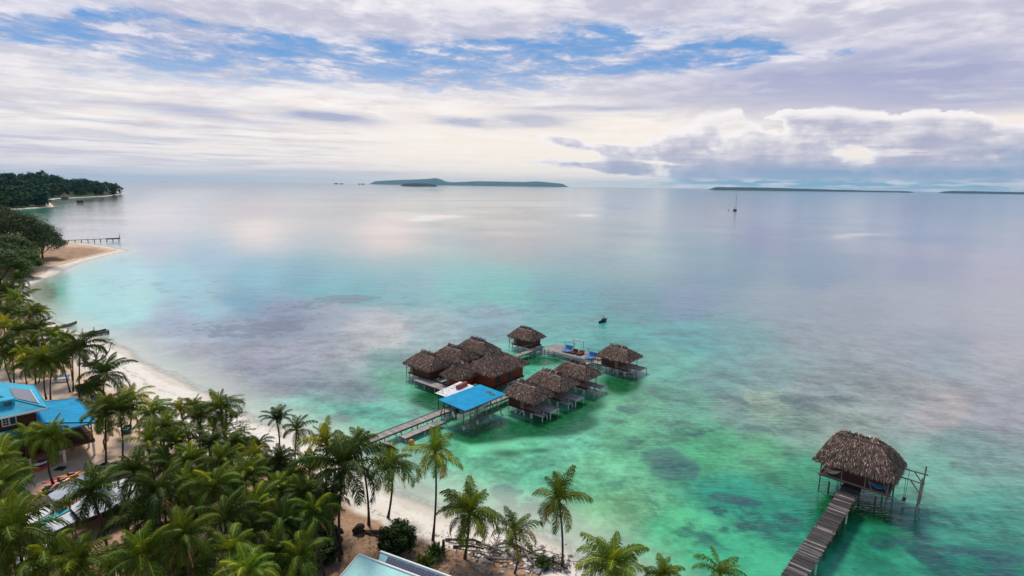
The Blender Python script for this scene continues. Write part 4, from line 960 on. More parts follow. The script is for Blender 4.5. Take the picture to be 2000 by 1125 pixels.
GP = [ # far edge of the grove, along the inner beach
    ((300, 808), 40, 'lush3', 7.0, 'curly crowned palm at the top left end of the grove, by the little cart'), ((318, 838), 42, 'lush2', 7.0, 'bright palm in front of the curly crowned one at the grove end'),
    ((352, 802), 30, 'yel1', 6.5, 'yellow palm in the far row of the grove, against white sand'), ((378, 800), 30, 'lush1', 6.5, 'small round palm in the far row, right of the yellow one'), ((392, 818), 30, 'dark2', 6.5, 'dark palm with a curling frond in the far row of the grove'),
    ((432, 800), 38, 'lush2', 6.5, 'upright bright palm in front of the sea almond tree'), ((418, 836), 34, 'spar1', 6.0, 'brown fringed palm under the sea almond tree'), ((288, 868), 40, 'spar1', 6.5, 'brownish palm with bent fronds at the left side of the grove'),
    ((345, 868), 44, 'lush1', 7.0, 'palm behind the dark middle of the grove, two rows from the beach'), ((408, 872), 42, 'dark1', 7.0, 'dark palm below the sea almond tree'), ((452, 868), 38, 'lush3', 7.0, 'palm whose fronds touch the lowest leaves of the sea almond tree'),
    ((492, 895), 40, 'yel1', 7.0, 'light green palm at the right of the sea almond tree, by the paired palms'), ((505, 870), 30, 'dark2', 6.0, 'small dark crown like a roof in front of the pale inner beach'),
    # middle rows
    ((262, 925), 50, 'dark1', 7.5, 'big dark palm at the right end of the tin roofs'), ((325, 915), 48, 'dark2', 7.5, 'dark palm in the second row, right of the big one by the tin roofs'), ((372, 905), 48, 'lush3', 7.5, 'palm with tall upright young leaves in the second row'),
    ((432, 905), 48, 'lush2', 7.5, 'palm in the centre of the second row, shining young fronds'), ((480, 935), 52, 'lush1', 7.5, 'large bright palm right of the grove centre'), ((545, 905), 40, 'dark1', 7.0, 'dark palm left of the low yellowish one'),
    ((178, 962), 58, 'dark1', 7.5, 'large palm spreading over the pale tin roofs'), ((308, 968), 58, 'dark2', 8.0, 'deep green palm in the third row, below the right end of the tin roofs'), ((366, 962), 54, 'lush1', 8.0, 'palm in the third row with a yellow arching midrib'),
    ((418, 958), 54, 'lush3', 8.0, 'palm with folded pale fronds in the third row'), ((540, 960), 54, 'lush1', 8.0, 'palm with a tilted crown left of the largest shore palm'), ((590, 965), 50, 'dark2', 7.5, 'shaded palm right beside the largest shore palm'),
    # front rows
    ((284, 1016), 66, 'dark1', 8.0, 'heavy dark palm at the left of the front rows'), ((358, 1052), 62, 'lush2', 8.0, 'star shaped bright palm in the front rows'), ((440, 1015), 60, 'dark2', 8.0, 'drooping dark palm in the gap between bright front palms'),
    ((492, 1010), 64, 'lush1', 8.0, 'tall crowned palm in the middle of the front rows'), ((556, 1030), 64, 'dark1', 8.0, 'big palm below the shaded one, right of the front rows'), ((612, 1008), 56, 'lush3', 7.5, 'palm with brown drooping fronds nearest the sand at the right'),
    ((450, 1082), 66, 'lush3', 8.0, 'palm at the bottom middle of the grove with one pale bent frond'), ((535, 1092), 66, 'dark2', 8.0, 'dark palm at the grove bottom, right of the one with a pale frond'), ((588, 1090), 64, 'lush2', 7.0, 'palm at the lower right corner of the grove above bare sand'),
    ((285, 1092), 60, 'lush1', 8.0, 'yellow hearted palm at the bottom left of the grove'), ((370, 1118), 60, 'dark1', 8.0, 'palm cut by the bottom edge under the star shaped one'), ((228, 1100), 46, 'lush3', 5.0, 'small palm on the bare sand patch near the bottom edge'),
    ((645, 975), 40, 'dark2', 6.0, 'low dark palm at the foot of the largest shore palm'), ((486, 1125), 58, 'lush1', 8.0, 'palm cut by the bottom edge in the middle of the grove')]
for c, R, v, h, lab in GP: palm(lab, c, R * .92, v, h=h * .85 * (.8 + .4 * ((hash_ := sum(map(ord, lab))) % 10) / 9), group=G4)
G5 = 'palms at the lower left corner'
for c, R, v, h, lab in [((-2, 952), 46, 'lush2', 7.0, 'palm half cut by the left edge in front of the house posts'), ((34, 1046), 70, 'lush1', 8.0, 'largest palm of the lower left corner, with wide bent fronds'), ((0, 1010), 52, 'dark2', 7.5, 'dark palm half out of the picture at the left edge'),
                     ((90, 1105), 52, 'lush3', 6.5, 'palm at the bottom edge right of the largest corner palm'), ((158, 1108), 56, 'lush1', 6.5, 'feathery palm at the bottom edge between the corner and the bare sand'), ((16, 1112), 54, 'yel1', 5.5, 'yellowish palm in the very corner above a white roof'), ((2, 905), 44, 'lush3', 6.0, 'palm at the left edge below the blue roof')]:
    palm(lab, c, R, v, h=h * .85, group=G5)

# ------------------------------------------------------------------ broadleaf trees, bushes
def leaves(mb, c, rad, n, size, r, flat=1., tone=(1, 1, 1), shell_=.55):
    for _ in range(n):
        v = Vector((r.gauss(0, 1), r.gauss(0, 1), r.gauss(0, 1))).normalized() * (shell_ + (1 - shell_) * r.random()) if r.random() < .8 else Vector((r.uniform(-.5, .5), r.uniform(-.5, .5), r.uniform(-.5, .5)))
        p = Vector(c) + Vector((v.x * rad[0], v.y * rad[1], v.z * rad[2])); s = size * r.uniform(.6, 1.3)
        nrm = (Vector((v.x, v.y, abs(v.z) + .6 * flat)) + Vector((r.uniform(-.6, .6), r.uniform(-.6, .6), r.uniform(-.4, .6)))).normalized()
        a = nrm.orthogonal().normalized(); a = (a * math.cos(q := r.uniform(0, 6.28)) + nrm.cross(a) * math.sin(q)); b = nrm.cross(a); k = r.uniform(.6, 1.4)
        mb.add([p - a * s, p - b * s * .55, p + a * s, p + b * s * .55], [(0, 1, 2, 3)], (tone[0] * k, tone[1] * k, tone[2] * k))
def broad_crown(seed, W, Hh, clumps, per, size, mat, flat=1., tone=(1, 1, 1)):
    r = random.Random(seed); mb = MB()
    for i in range(clumps):
        a = i * 2.4 + r.uniform(-.4, .4); q = math.sqrt((i + .5) / clumps); z = Hh * (.95 - .75 * q * q * r.uniform(.6, 1.15)); c = (W * .5 * q * math.cos(a) * .85, W * .5 * q * math.sin(a) * .85, z)
        s = W * r.uniform(.12, .2); k = r.uniform(.75, 1.25); leaves(mb, c, (s, s, s * .55), per, size, r, flat, (tone[0] * k, tone[1] * k, tone[2] * k))
    return mb
def tree(name, base, W, H, trunk_h, seed, label, cat='tree', mat='leaf_dark', clumps=26, per=110, size=.35, group=None, flat=1., tone=(1, 1, 1), limbs=5):
    t = thing(name, base, random.Random(seed).uniform(0, 6), label, cat, group); r = random.Random(seed)
    tb = MB(); tb.tube([(0, 0, -.4), (.1, 0, trunk_h * .5), (0, .1, trunk_h + (H - trunk_h) * .3)], [H * .035, H * .026, H * .016], 8)
    for i in range(limbs):
        a = i * 6.28 / limbs + r.uniform(-.3, .3); q = r.uniform(.28, .42) * W
        tb.tube([(0, 0, trunk_h * .75), (q * .5 * math.cos(a), q * .5 * math.sin(a), trunk_h + (H - trunk_h) * .25), (q * math.cos(a), q * math.sin(a), trunk_h + (H - trunk_h) * .55)], [H * .016, H * .011, H * .005], 6)
    tb.build('trunk', 'bark_dark', t, True)
    o = broad_crown(seed + 50, W, H - trunk_h, clumps, per, size, mat, flat, tone).build('crown', mat, t); o.location = (0, 0, trunk_h)
    return t
# broad trees on the sand spit
for i, (bx, by, W, H, m, lab) in enumerate([(52, 518, 23, 17, 'leaf_dark', 'broad dark tree standing on the neck of the sand spit'), (8, 505, 24, 18.5, 'leaf_dark', 'broad dark tree at the photo edge, left of the one on the spit'),
                                        (84, 505, 15, 11, 'leaf_dark', 'lower spreading tree nearest the tip of the sand spit'), (20, 530, 17, 11, 'leaf', 'paler green tree in front of the broad dark trees'),
                                        (2, 560, 15, 10, 'leaf', 'paler green tree at the photo edge above the left shore palms'), (46, 540, 10, 8, 'leaf', 'small green tree beside the dark palm silhouette on the spit')]):
    b = on_land(bx, by); tree('broad_tree', b, W, H, H * .22, 200 + i, lab, mat=m, clumps=60, per=230, size=.30, group='broad trees by the sand spit')
# sea almond with open tiers at the end of the inner beach
def almond():
    t = thing('sea_almond', on_land(438, 905), .3, 'sea almond tree with sparse flat tiers of leaves at the white beach end', 'tree'); r = random.Random(61)
    b = t.location; tb = MB(); top = Vector((0.6, .6, 7.2)); tb.tube([(0, 0, -.3), (.2, .1, 2.4), (.5, .3, 5), tuple(top)], [.2, .16, .1, .03], 8)
    cr_ = MB()
    for k in range(26):
        z = r.uniform(1.6, 7.2); a = r.uniform(-1.4, 1.6) if r.random() < .75 else r.uniform(0, 6.28); L = (1.2 + 2.9 * (1 - (z - 1.6) / 6.2)) * r.uniform(.6, 1.1)
        o = Vector((.5 * z / 7, .4 * z / 7, z)); e = o + Vector((math.cos(a) * L, math.sin(a) * L, L * r.uniform(.05, .3))); tb.tube([o, o.lerp(e, .5) + Vector((0, 0, .1)), e], [.05, .03, .012], 5)
        for m_ in range(7):
            p = o.lerp(e, .35 + .65 * (m_ + r.random()) / 7) + Vector((r.uniform(-.4, .4), r.uniform(-.4, .4), r.uniform(-.02, .12))); leaves(cr_, p, (.42, .42, .09), 11, .10, r, 2.5, (1.3, 1.3, 1.2))
    tb.build('trunk', 'bark_dark', t, True); cr_.build('crown', 'leaf', t)
almond()
# leaning bare tree over the beach
bt_ = thing('bare_tree', on_land(158, 716), 0, 'almost bare tree leaning over the white beach behind the picnic table', 'tree')
o0 = Vector(bt_.location); P = lambda x, y: Vector(at_y(x, y, o0.y + .4)) - o0
tb = MB(); tb.tube([(0, 0, -.2), P(172, 714), P(190, 706), P(205, 697)], [.22, .19, .15, .11], 7); tb.tube([P(205, 697), P(214, 684), P(217, 672), P(213, 664)], [.11, .08, .06, .03], 6)
tb.tube([P(184, 709), P(190, 692), P(196, 680), P(206, 672)], [.10, .07, .055, .03], 6); lf = MB(); r = random.Random(3)
for x0, y0 in ((213, 664), (217, 672), (206, 672), (196, 680), (190, 692)):
    for k in range(5):
        x1, y1 = x0 + r.uniform(-14, 11), y0 + r.uniform(-10, 6); e = P(x1, y1) + Vector((0, r.uniform(-.8, .8), 0)); tb.tube([P(x0, y0), P((x0 + x1) / 2, (y0 + y1) / 2 - 1.5), e], [.035, .024, .012], 4); leaves(lf, e, (.55, .55, .3), 16, .10, r, 1)
tb.build('trunk', 'bark_dark', bt_, True); lf.build('crown', 'leaf', bt_)
# bushes
def bush(name, px, W, H, seed, label, mat='leaf_dark', n=1500, size=.13, spiky=False):
    b = on_land(*px); t = thing(name, b, 0, label, 'bush'); r = random.Random(seed); mb = MB()
    if spiky:
        for i in range(150):
            a = r.uniform(0, 6.28); e = r.uniform(.1, 1.5); L = H * r.uniform(.7, 1.1); d = Vector((math.cos(a) * math.cos(e), math.sin(a) * math.cos(e), math.sin(e))); s = d.cross(Vector((0, 0, 1))).normalized() * .045; o = Vector((r.uniform(-.3, .3) * W, r.uniform(-.3, .3) * W, .15)); k = r.uniform(.6, 1.5)
            m_ = o + d * L * .6; tip = m_ + (d * .4 - Vector((0, 0, .25))) * L; mb.add([o - s, o + s, m_ + s, m_ - s, tip], [(0, 1, 2, 3), (3, 2, 4)], (k, k, k))
    else:
        for i in range(40):
            v = Vector((r.gauss(0, 1), r.gauss(0, 1), r.gauss(0, .9))).normalized(); k = r.uniform(.7, 1.3); leaves(mb, (v.x * W * .40, v.y * W * .40, H * .52 + v.z * H * .40), (W * .14, W * .14, H * .12), n // 40, size, r, .6, (k, k, k))
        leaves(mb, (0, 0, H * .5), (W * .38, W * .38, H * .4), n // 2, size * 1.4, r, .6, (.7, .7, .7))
    MB().tube([(0, 0, -.2), (0, 0, H * .4)], [.1, .06], 6).build('stem', 'bark_dark', t); mb.build('foliage', mat, t); return t
bush('round_bush', (776, 1082), 3.1, 2.9, 1, 'round dark bush on the sand under the tall shore palm', n=3000, size=.12)
bush('spiky_bush', (850, 1088), 1.2, 1.3, 2, 'spiky screw pine bush beside the short black stump', 'palm_dark', spiky=True)
bush('spiky_bush', (828, 1112), 1.3, 1.4, 3, 'spiky screw pine bush nearest the aqua roof', 'palm_dark', spiky=True)
bush('brown_shrub', (60, 712), 3.4, 1.6, 4, 'low brown shrub among the left shore palms', 'palm_dry', n=900, size=.12)
bush('dark_shrub', (163, 766), 2.4, 1.3, 5, 'tangled dark shrub beside the stout palm trunk', 'leaf_dark', n=700, size=.12)
bush('green_shrub', (515, 915), 2.6, 1.5, 6, 'leafy green shrub at the foot of the paired palms', 'leaf', n=900, size=.12)
bush('green_shrub', (470, 880), 2.6, 1.8, 7, 'leafy green shrub under the sea almond tree', 'leaf', n=900, size=.12)
bush('green_shrub', (1060, 1104), 1.6, .8, 8, 'sparse green shrub growing on the rock pile', 'leaf', n=400, size=.09)
r = random.Random(21)
for i in range(34):      # shaded undergrowth of the grove
    px = (r.uniform(250, 640), r.uniform(930, 1115)); b = on_land(*px)
    if shore_dist(b[0:1], b[1:2])[0] < 3.5: continue
    if i == 0:
        u0 = bush('undergrowth_bush', px, 2.6, 1.4, 40, 'low dark bush in the shade under the grove palms', 'leaf_dark', n=700, size=.16); u0['group'] = 'undergrowth of the grove'
    else:
        c = u0.copy(); COL.objects.link(c); c.location = b; c.rotation_euler = (0, 0, r.uniform(0, 6)); k = r.uniform(.7, 1.3); c.scale = (k, k, k)
        for ch in list(u0.children): d = ch.copy(); COL.objects.link(d); d.parent = c

# ------------------------------------------------------------------ far forest on the headland and islands
def far_tree_mesh(seed, W, H, size=1.3, per=26, clumps=13, tone=(1, 1, 1), trunk=True):
    r = random.Random(seed); mb = MB()
    mb.tube([(0, 0, -3), (0, 0, H * .7)], [H * .02, H * .01], 5, (1.2, .9, .8)); 
    for i in range(clumps):
        a = i * 2.4; q = math.sqrt((i + .5) / clumps); z = H * (.92 - .55 * q * q * r.uniform(.5, 1.2)); k = r.uniform(.65, 1.35); s = W * r.uniform(.15, .24)
        leaves(mb, (W * .42 * q * math.cos(a), W * .42 * q * math.sin(a), z), (s, s, s * .7), per, size, r, .8, (tone[0] * k, tone[1] * k, tone[2] * k))
    leaves(mb, (0, 0, H * .3), (W * .34, W * .34, H * .3), per * 3, size * 1.2, r, .6, (.6, .6, .6))
    o = mb.build('forest_tree', 'leaf_far'); me = o.data; bpy.data.objects.remove(o); return me
FT = [far_tree_mesh(300 + i, w, h, tone=tn) for i, (w, h, tn) in enumerate([(15, 17, (1, 1, 1)), (12, 15, (.8, .95, 1)), (18, 19, (.8, .85, .9)), (11, 13, (1.5, 1.25, .8))])]
def far_tree(x, y, k, s, label, group=None):
    o = link('forest_tree', FT[k]); o.location = (x, y, max(.3, gz(x, y))); o.rotation_euler = (0, 0, r.uniform(0, 6.28)); o.scale = (s, s, s * r.uniform(.85, 1.15)); return tag(o, label, 'tree', group)
r = random.Random(77); cnt = 0; tries = 0; pts = []
while cnt < 185 and tries < 30000:
    tries += 1; p = np.array([r.uniform(-1500, -560), r.uniform(760, 1500), 0.]); q = to_px(p[0], p[1], np.float64(2.))[0]
    if q > 246 or q < -25: continue
    d = float(shore_dist(p[0:1], p[1:2])[0])
    if d < (1.5 if q > 205 else 4.5) or (d > 70 and r.random() < .6) or (d > 200): continue
    if any((p[0] - q_[0]) ** 2 + (p[1] - q_[1]) ** 2 < 64 for q_ in pts): continue
    pts.append(p); cnt += 1; far_tree(p[0], p[1], r.choice((0, 1, 2, 2, 3)), r.uniform(1.0, 1.45), 'dark green tree of the dense forest covering the far headland', 'forest on the far headland')
cnt = 0; tries = 0; pts = []
while cnt < 84 and tries < 9000:
    tries += 1; px = r.uniform(-12, 99); py = r.uniform(386, 407); p = at(px, py, 1.)
    if p[1] > 800: continue
    d = float(shore_dist(p[0:1], p[1:2])[0])
    if d < 4: continue
    if any((p[0] - q[0]) ** 2 + (p[1] - q[1]) ** 2 < 45 for q in pts): continue
    pts.append(p); cnt += 1; far_tree(p[0], p[1], r.choice((0, 1, 3, 3)), r.uniform(.8, 1.1), 'green tree behind the narrow pale beach of the second bay', 'trees of the second bay')
cnt = 0; tries = 0; pts = []
while cnt < 20 and tries < 4000:      # land between the spit and the second bay, at the photo edge
    tries += 1; px = r.uniform(-70, 6); py = r.uniform(432, 470); p = at(px, py, 1.); d = float(shore_dist(p[0:1], p[1:2])[0])
    if d < 14 or any((p[0] - q[0]) ** 2 + (p[1] - q[1]) ** 2 < 60 for q in pts): continue
    pts.append(p); cnt += 1; far_tree(p[0], p[1], r.choice((0, 2)), r.uniform(.5, .7), 'dark tree behind the broad trees of the sand spit', 'trees behind the spit')
def island(name, prof, ybase, dist, label, depth=.3):
    """prof: (photo x, photo y of the crest); built as wooded hills with real depth at its distance"""
    xs = np.array([p[0] for p in prof], float); ys = np.array([p[1] for p in prof], float); n = 140; m = 10
    X = np.linspace(xs[0], xs[-1], n); T = np.interp(X, xs, ys); yb = np.array([362.0 + (x - 1000) * math.tan(ROLL) for x in X])
    W = []
    for x in (xs[0], xs[-1]): q = at_y(x, 362, dist); W.append(q[0])
    wx = np.linspace(W[0], W[1], n); width = abs(W[1] - W[0]); dp = width * depth; V = []; hgt = np.maximum((yb - T) * dist / FPX + CAM_H, 3)
    jit = fbm(np.linspace(0, n * .9, n) + xs[0], np.zeros(n), 4) - .5
    for j in range(m + 1):
        q = j / m * 2 - 1
        for i in range(n):
            e = min(1, min(i, n - 1 - i) / 5); h = hgt[i] * e * (1 - abs(q) ** 2.2) * (1 + .12 * jit[i]) + (nrng.random() - .5) * 5 * (abs(q) < .9) * e
            V.append((wx[i], dist + q * dp * .5 * (.4 + .6 * e), h - 2))
    mb = MB(); mb.add(V, [(j * n + i, j * n + i + 1, (j + 1) * n + i + 1, (j + 1) * n + i) for j in range(m) for i in range(n - 1)])
    o = mb.build(name, 'island', None, True); tag(o, kind='structure'); return o
island('island', [(722, 356), (735, 354), (770, 352), (800, 351), (835, 350), (850, 348), (860, 350), (872, 355), (890, 356), (930, 354), (985, 355), (1020, 355.5), (1050, 354.5), (1085, 357.5), (1112, 361)], 362, 22000, '', .25)
island('islet', [(783, 362), (790, 358.5), (806, 357.5), (830, 358), (843, 359.5), (853, 361)], 363, 8000, '', .5)
island('island', [(1383, 366.5), (1400, 365.2), (1450, 365.6), (1520, 367), (1600, 369.2), (1700, 372), (1785, 373.5)], 373, 10500, '', .12)
island('island', [(1842, 374), (1865, 372.8), (1900, 373.2), (1950, 374.3), (2060, 376)], 376, 10500, '', .2)
for a, b, c in ((652, 661, 357.3), (664, 671, 357.7), (699, 704, 358.2), (705, 713, 358.2)): island('islet', [(a, c + .8), ((a + b) / 2, c), (b, c + .8)], 357, 14000, '', .5)
# ------------------------------------------------------------------ the blue roofed house on the beach (local x towards the sea front, local y along the beach)
HC = at(183, 825, 4.9)[:2]; HA = np.array([.68, .73]); H_RZ = math.atan2(.73, .68)
hs = thing('beach_house', (HC[0], HC[1], .9), H_RZ, 'two storey brown beach house on white posts under stepped blue roofs', 'house')
Z0 = .9
def hz(z): return z - Z0
low = MB()
low.slab([(.2, 0, hz(4.9)), (.2, 9.4, hz(4.9)), (-4.2, 9.4, hz(5.5)), (-4.2, 2.0, hz(5.5))], .1)
lr = low.build('lower_roof', 'blue_roof', hs)
nr_ = MB().slab([(.2, -.05, hz(4.9)), (-4.2, 1.95, hz(5.5)), (-14, 1.95, hz(5.5)), (-14, -.05, hz(4.9))], .1).build('front_roof', 'blue_roof', hs)
MB().beam((.22, -.08, hz(4.93)), (-4.2, 1.98, hz(5.56)), .12, .07).build('hip_cap', 'cyan_roof', lr)
MB().beam((.26, 0, hz(4.88)), (.26, 9.4, hz(4.88)), .05, .2).build('fascia', 'cyan_roof', lr); MB().beam((.2, -.12, hz(4.88)), (-14, -.12, hz(4.88)), .05, .18).build('fascia', 'cyan_roof', nr_)
MB().beam((.2, 9.45, hz(4.95)), (-4.2, 9.45, hz(5.55)), .06, .14).build('fascia', 'white_paint', lr)
sb = MB()
for i in range(7): y = 2.6 + i * 1.0; sb.beam((.15, y, hz(4.905)), (-4.1, y, hz(5.485)), .03, .02)
sb.build('seam', 'blue_roof', lr)
# upper storey
up = MB(); e = 7.0; rg = 8.5
up.slab([(-3.3, 1.6, hz(e)), (-3.3, 11, hz(e)), (-7.0, 11, hz(rg)), (-7.0, 5.0, hz(rg))], .1)
ur = up.build('upper_roof', 'cyan_roof', hs)
MB().slab([(-3.3, 1.55, hz(e)), (-7.0, 4.95, hz(rg)), (-10.7, 1.55, hz(e))], .1).build('upper_front_roof', 'cyan_roof', hs)
MB().slab([(-10.7, 1.6, hz(e)), (-7.05, 5.0, hz(rg)), (-7.05, 11, hz(rg)), (-10.7, 11, hz(e))], .1).build('upper_back_roof', 'cyan_roof', hs)
MB().beam((-3.3, 1.5, hz(6.98)), (-10.7, 1.5, hz(6.98)), .05, .18).build('fascia', 'white_paint', ur); MB().beam((-3.25, 1.6, hz(6.98)), (-3.25, 11, hz(6.98)), .05, .18).build('fascia', 'cyan_roof', ur)
MB().beam((-3.3, 1.57, hz(7.04)), (-7.0, 4.97, hz(8.56)), .12, .06).build('hip_cap', 'cyan_roof', ur)
# solar panel on the upper roof
sl = (rg - e) / 3.7; zs = lambda x: hz(e + (-3.3 - x) * sl + .09)
pn = MB().slab([(-3.9, 2.9, zs(-3.9)), (-3.9, 8.3, zs(-3.9)), (-5.5, 8.3, zs(-5.5)), (-5.5, 4.0, zs(-5.5))], .05).build('solar_panel', 'solar', ur)
uvl = pn.data.uv_layers.new(name='UVMap')
for p in pn.data.polygons:
    for li in p.loop_indices:
        co = pn.data.vertices[pn.data.loops[li].vertex_index].co; uvl.data[li].uv = ((co.y - 2.9) / 5.4, (co.x + 5.5) / 1.6)
MB().beam((-3.86, 2.85, zs(-3.86) + .01), (-3.86, 8.35, zs(-3.86) + .01), .06, .05).build('frame', 'white_paint', pn)
w1 = shell(-10, -4.2, 2.9, 10.4, hz(5.3), hz(7.1)).build('upper_wall', 'wall_dark', hs)
MB().box((-4.15, 4.5, hz(6.1)), (.06, 1.2, 1.4)).build('door', 'black', hs)
wd = MB().box((-6.3, 2.86, hz(6.1)), (1.15, .07, .95)).build('window', 'white_paint', hs)
for x in (-6.57, -6.03): MB().box((x, 2.815, hz(6.1)), (.42, .03, .76)).build('pane', 'glass', wd)
gb = MB()
for x in (-6.57,): gb.box((x, 2.79, hz(6.1)), (.03, .02, .76))
for z in (5.97, 6.23): gb.box((-6.57, 2.79, hz(z)), (.42, .02, .03))
gb.build('glazing_bar', 'white_paint', wd)
dm = MB().box((-6.2, 3.6, hz(7.9)), (1.1, 1.2, .7)).build('dormer', 'cyan_roof', hs); MB().box((-6.2, 2.97, hz(7.85)), (.6, .06, .4)).build('pane', 'glass', dm)
# lower storey on posts
MB().box((-6.9, 4.6, hz(2.85)), (13.6, 8.8, .24)).build('floor', 'wall_dark', hs)
MB().box((-6.9, .17, hz(2.86)), (13.7, .06, .3)).build('floor_fascia', 'wall_dark', hs)
MB().box((-.07, 4.6, hz(2.86)), (.06, 8.8, .3)).build('floor_fascia', 'wall_dark', hs)
shell(-13, -1.6, 1.7, 8.6, hz(2.97), hz(4.86)).build('lower_wall', 'wall_dark', hs)
rb = MB(); rb.beam((-.2, .3, hz(3.85)), (-13, .3, hz(3.85)), .07, .06); rb.beam((-.2, .3, hz(3.4)), (-13, .3, hz(3.4)), .05, .05); rb.beam((-.15, .3, hz(3.85)), (-.15, 8.8, hz(3.85)), .07, .06); rb.build('railing', 'wall_dark', hs)
for x in (-.2, -2.7, -5.4, -8.0, -10.6):
    for y in (.4, 2.9, 5.6, 8.2): post(hs, x, y, -1.0, hz(2.74), .12, 'white_paint')
    post(hs, x, .35, hz(2.97), hz(4.85), .06, 'dark_post', 'veranda_post')
# kayaks
def kayak(name, p0, p1, W, mat, label, z=.95, cat='kayak', group=None, tilt=0.):
    a = at(*p0, z); b = at(*p1, z); L = float(np.linalg.norm(b - a)); c = (a + b) / 2; rz = math.atan2(b[1] - a[1], b[0] - a[0]) - math.pi / 2
    t = thing(name, (c[0], c[1], c[2] - .05), rz, label, cat, group); mb = MB(); n = 14; m = 8; vs = []
    for i in range(n + 1):
        s = i / n * 2 - 1; hw = W / 2 * max(.03, (1 - abs(s) ** 2.2)); rise = .16 * abs(s) ** 3
        for j in range(m): q = 2 * math.pi * j / m; vs.append((hw * math.cos(q), L / 2 * s, .16 + rise + .15 * (1 - .5 * abs(s) ** 3) * math.sin(q)))
    mb.add(vs, [(i * m + j, i * m + (j + 1) % m, (i + 1) * m + (j + 1) % m, (i + 1) * m + j) for i in range(n) for j in range(m)]); mb.build('hull', mat, t, True)
    MB().tube([(0, -.15, .30), (0, 0, .32), (0, .5, .31)], [.14, .2, .12], 8).build('seat', 'black', t); t.rotation_euler = (0, tilt, rz); return t
GK = 'kayaks on the sand beside the tin roofs'
kayak('kayak', (82, 950), (150, 928), 1.0, 'red', 'red kayak nearest the house, third from the sand edge', group=GK)
kayak('kayak', (88, 955), (146, 933), .95, 'red', 'red kayak tucked under the orange tipped one', z=1.0, group=GK)
kayak('kayak', (112, 937), (158, 926), .95, 'orange', 'orange kayak at the far end, against the grey tin', z=1.15, group=GK)
kayak('kayak', (72, 966), (110, 951), .95, 'orange', 'orange kayak between the red and the yellow ones', group=GK)
kayak('kayak', (77, 967), (97, 958), .8, 'yellow', 'short yellow kayak, left one of two', group=GK)
kayak('kayak', (83, 974), (103, 965), .8, 'yellow', 'short yellow kayak, right one of two', group=GK)
kayak('kayak', (62, 912), (96, 902), .55, 'white_paint', 'white kayak on the rack under the house', z=1.75); kayak('kayak', (64, 922), (100, 908), .6, 'red', 'dark red kayak on the rack under the house', z=1.35)
# tin roofed shed below the house
sh_ = thing('long_tin_shed', (*at(150, 1000, .8)[:2], .8), 0, 'long shed with patched white, teal and grey tin roof sheets under palms', 'shed'); SO = np.array(sh_.location)
def sheet(name, px, mat, z0=3.1, z1=None, par=sh_):
    z1 = z1 or [z0] * len(px); q = [at(x, y, z) - SO for (x, y), z in zip(px, z1)]; return MB().slab(q, .06).build(name, mat, par)
sheet('grey_roof_sheet', [(94, 966), (166, 924), (192, 938), (116, 992)], 'grey_sheet', z1=[3.0, 3.0, 3.3, 3.3])
sheet('white_roof_sheet', [(34, 1012), (114, 976), (118, 990), (60, 1024)], 'white_sheet', z1=[2.7, 2.7, 2.8, 2.8])
sheet('teal_roof_sheet', [(62, 1022), (129, 990), (136, 996), (78, 1028)], 'teal_sheet', z1=[2.85] * 4)
sheet('blue_grey_roof_sheet', [(136, 990), (205, 945), (285, 965), (160, 1016)], 'grey_sheet', z1=[3.2, 3.3, 2.9, 2.8])
sheet('pale_roof_sheet', [(80, 1028), (136, 999), (152, 1016), (88, 1046)], 'grey_sheet', z1=[2.8, 2.8, 2.5, 2.5])
sheet('pale_roof_sheet', [(210, 944), (262, 930), (300, 950), (270, 962)], 'white_sheet', z1=[3.2, 3.2, 2.9, 2.9])
for x, y in ((108, 1082), (150, 1060), (200, 1030), (62, 1070)):
    p = at(x, y, .8) - SO; MB().tube([(p[0], p[1], -1), (p[0], p[1], 1.7)], .06, 6).build('post', 'wall_grey', sh_)
q = [at(x, y, 1.0) - SO for x, y in ((60, 1050), (150, 1030), (280, 985))]
wb = MB()
for a, b in ((q[0], q[1]), (q[1], q[2])):
    wb.add([(a[0], a[1], -.6), (b[0], b[1], -.6), (b[0], b[1], 1.7), (a[0], a[1], 1.7), (a[0] - .1, a[1] + .1, -.6), (b[0] - .1, b[1] + .1, -.6), (b[0] - .1, b[1] + .1, 1.7), (a[0] - .1, a[1] + .1, 1.7)], [(0, 1, 2, 3), (7, 6, 5, 4), (3, 2, 6, 7), (0, 3, 7, 4), (1, 5, 6, 2)])
wb.build('wall', 'wall_dark', sh_)
wr = thing('white_roofed_hut', (*at(30, 1112, 2.0)[:2], .9), .6, 'white roof showing through palm fronds in the lower left corner', 'hut')
MB().slab([(-2.6, -1.8, 1.5), (2.2, -1.8, 1.5), (2.2, 0, 2.0), (-2.6, 0, 2.0)], .06).build('roof', 'white_sheet', wr); MB().slab([(-2.6, 0, 2.0), (2.2, 0, 2.0), (2.2, 1.8, 1.5), (-2.6, 1.8, 1.5)], .06).build('roof', 'white_sheet', wr)
shell(-2.3, 1.9, -1.5, 1.5, -1, 1.5).build('wall', 'wall_grey', wr)
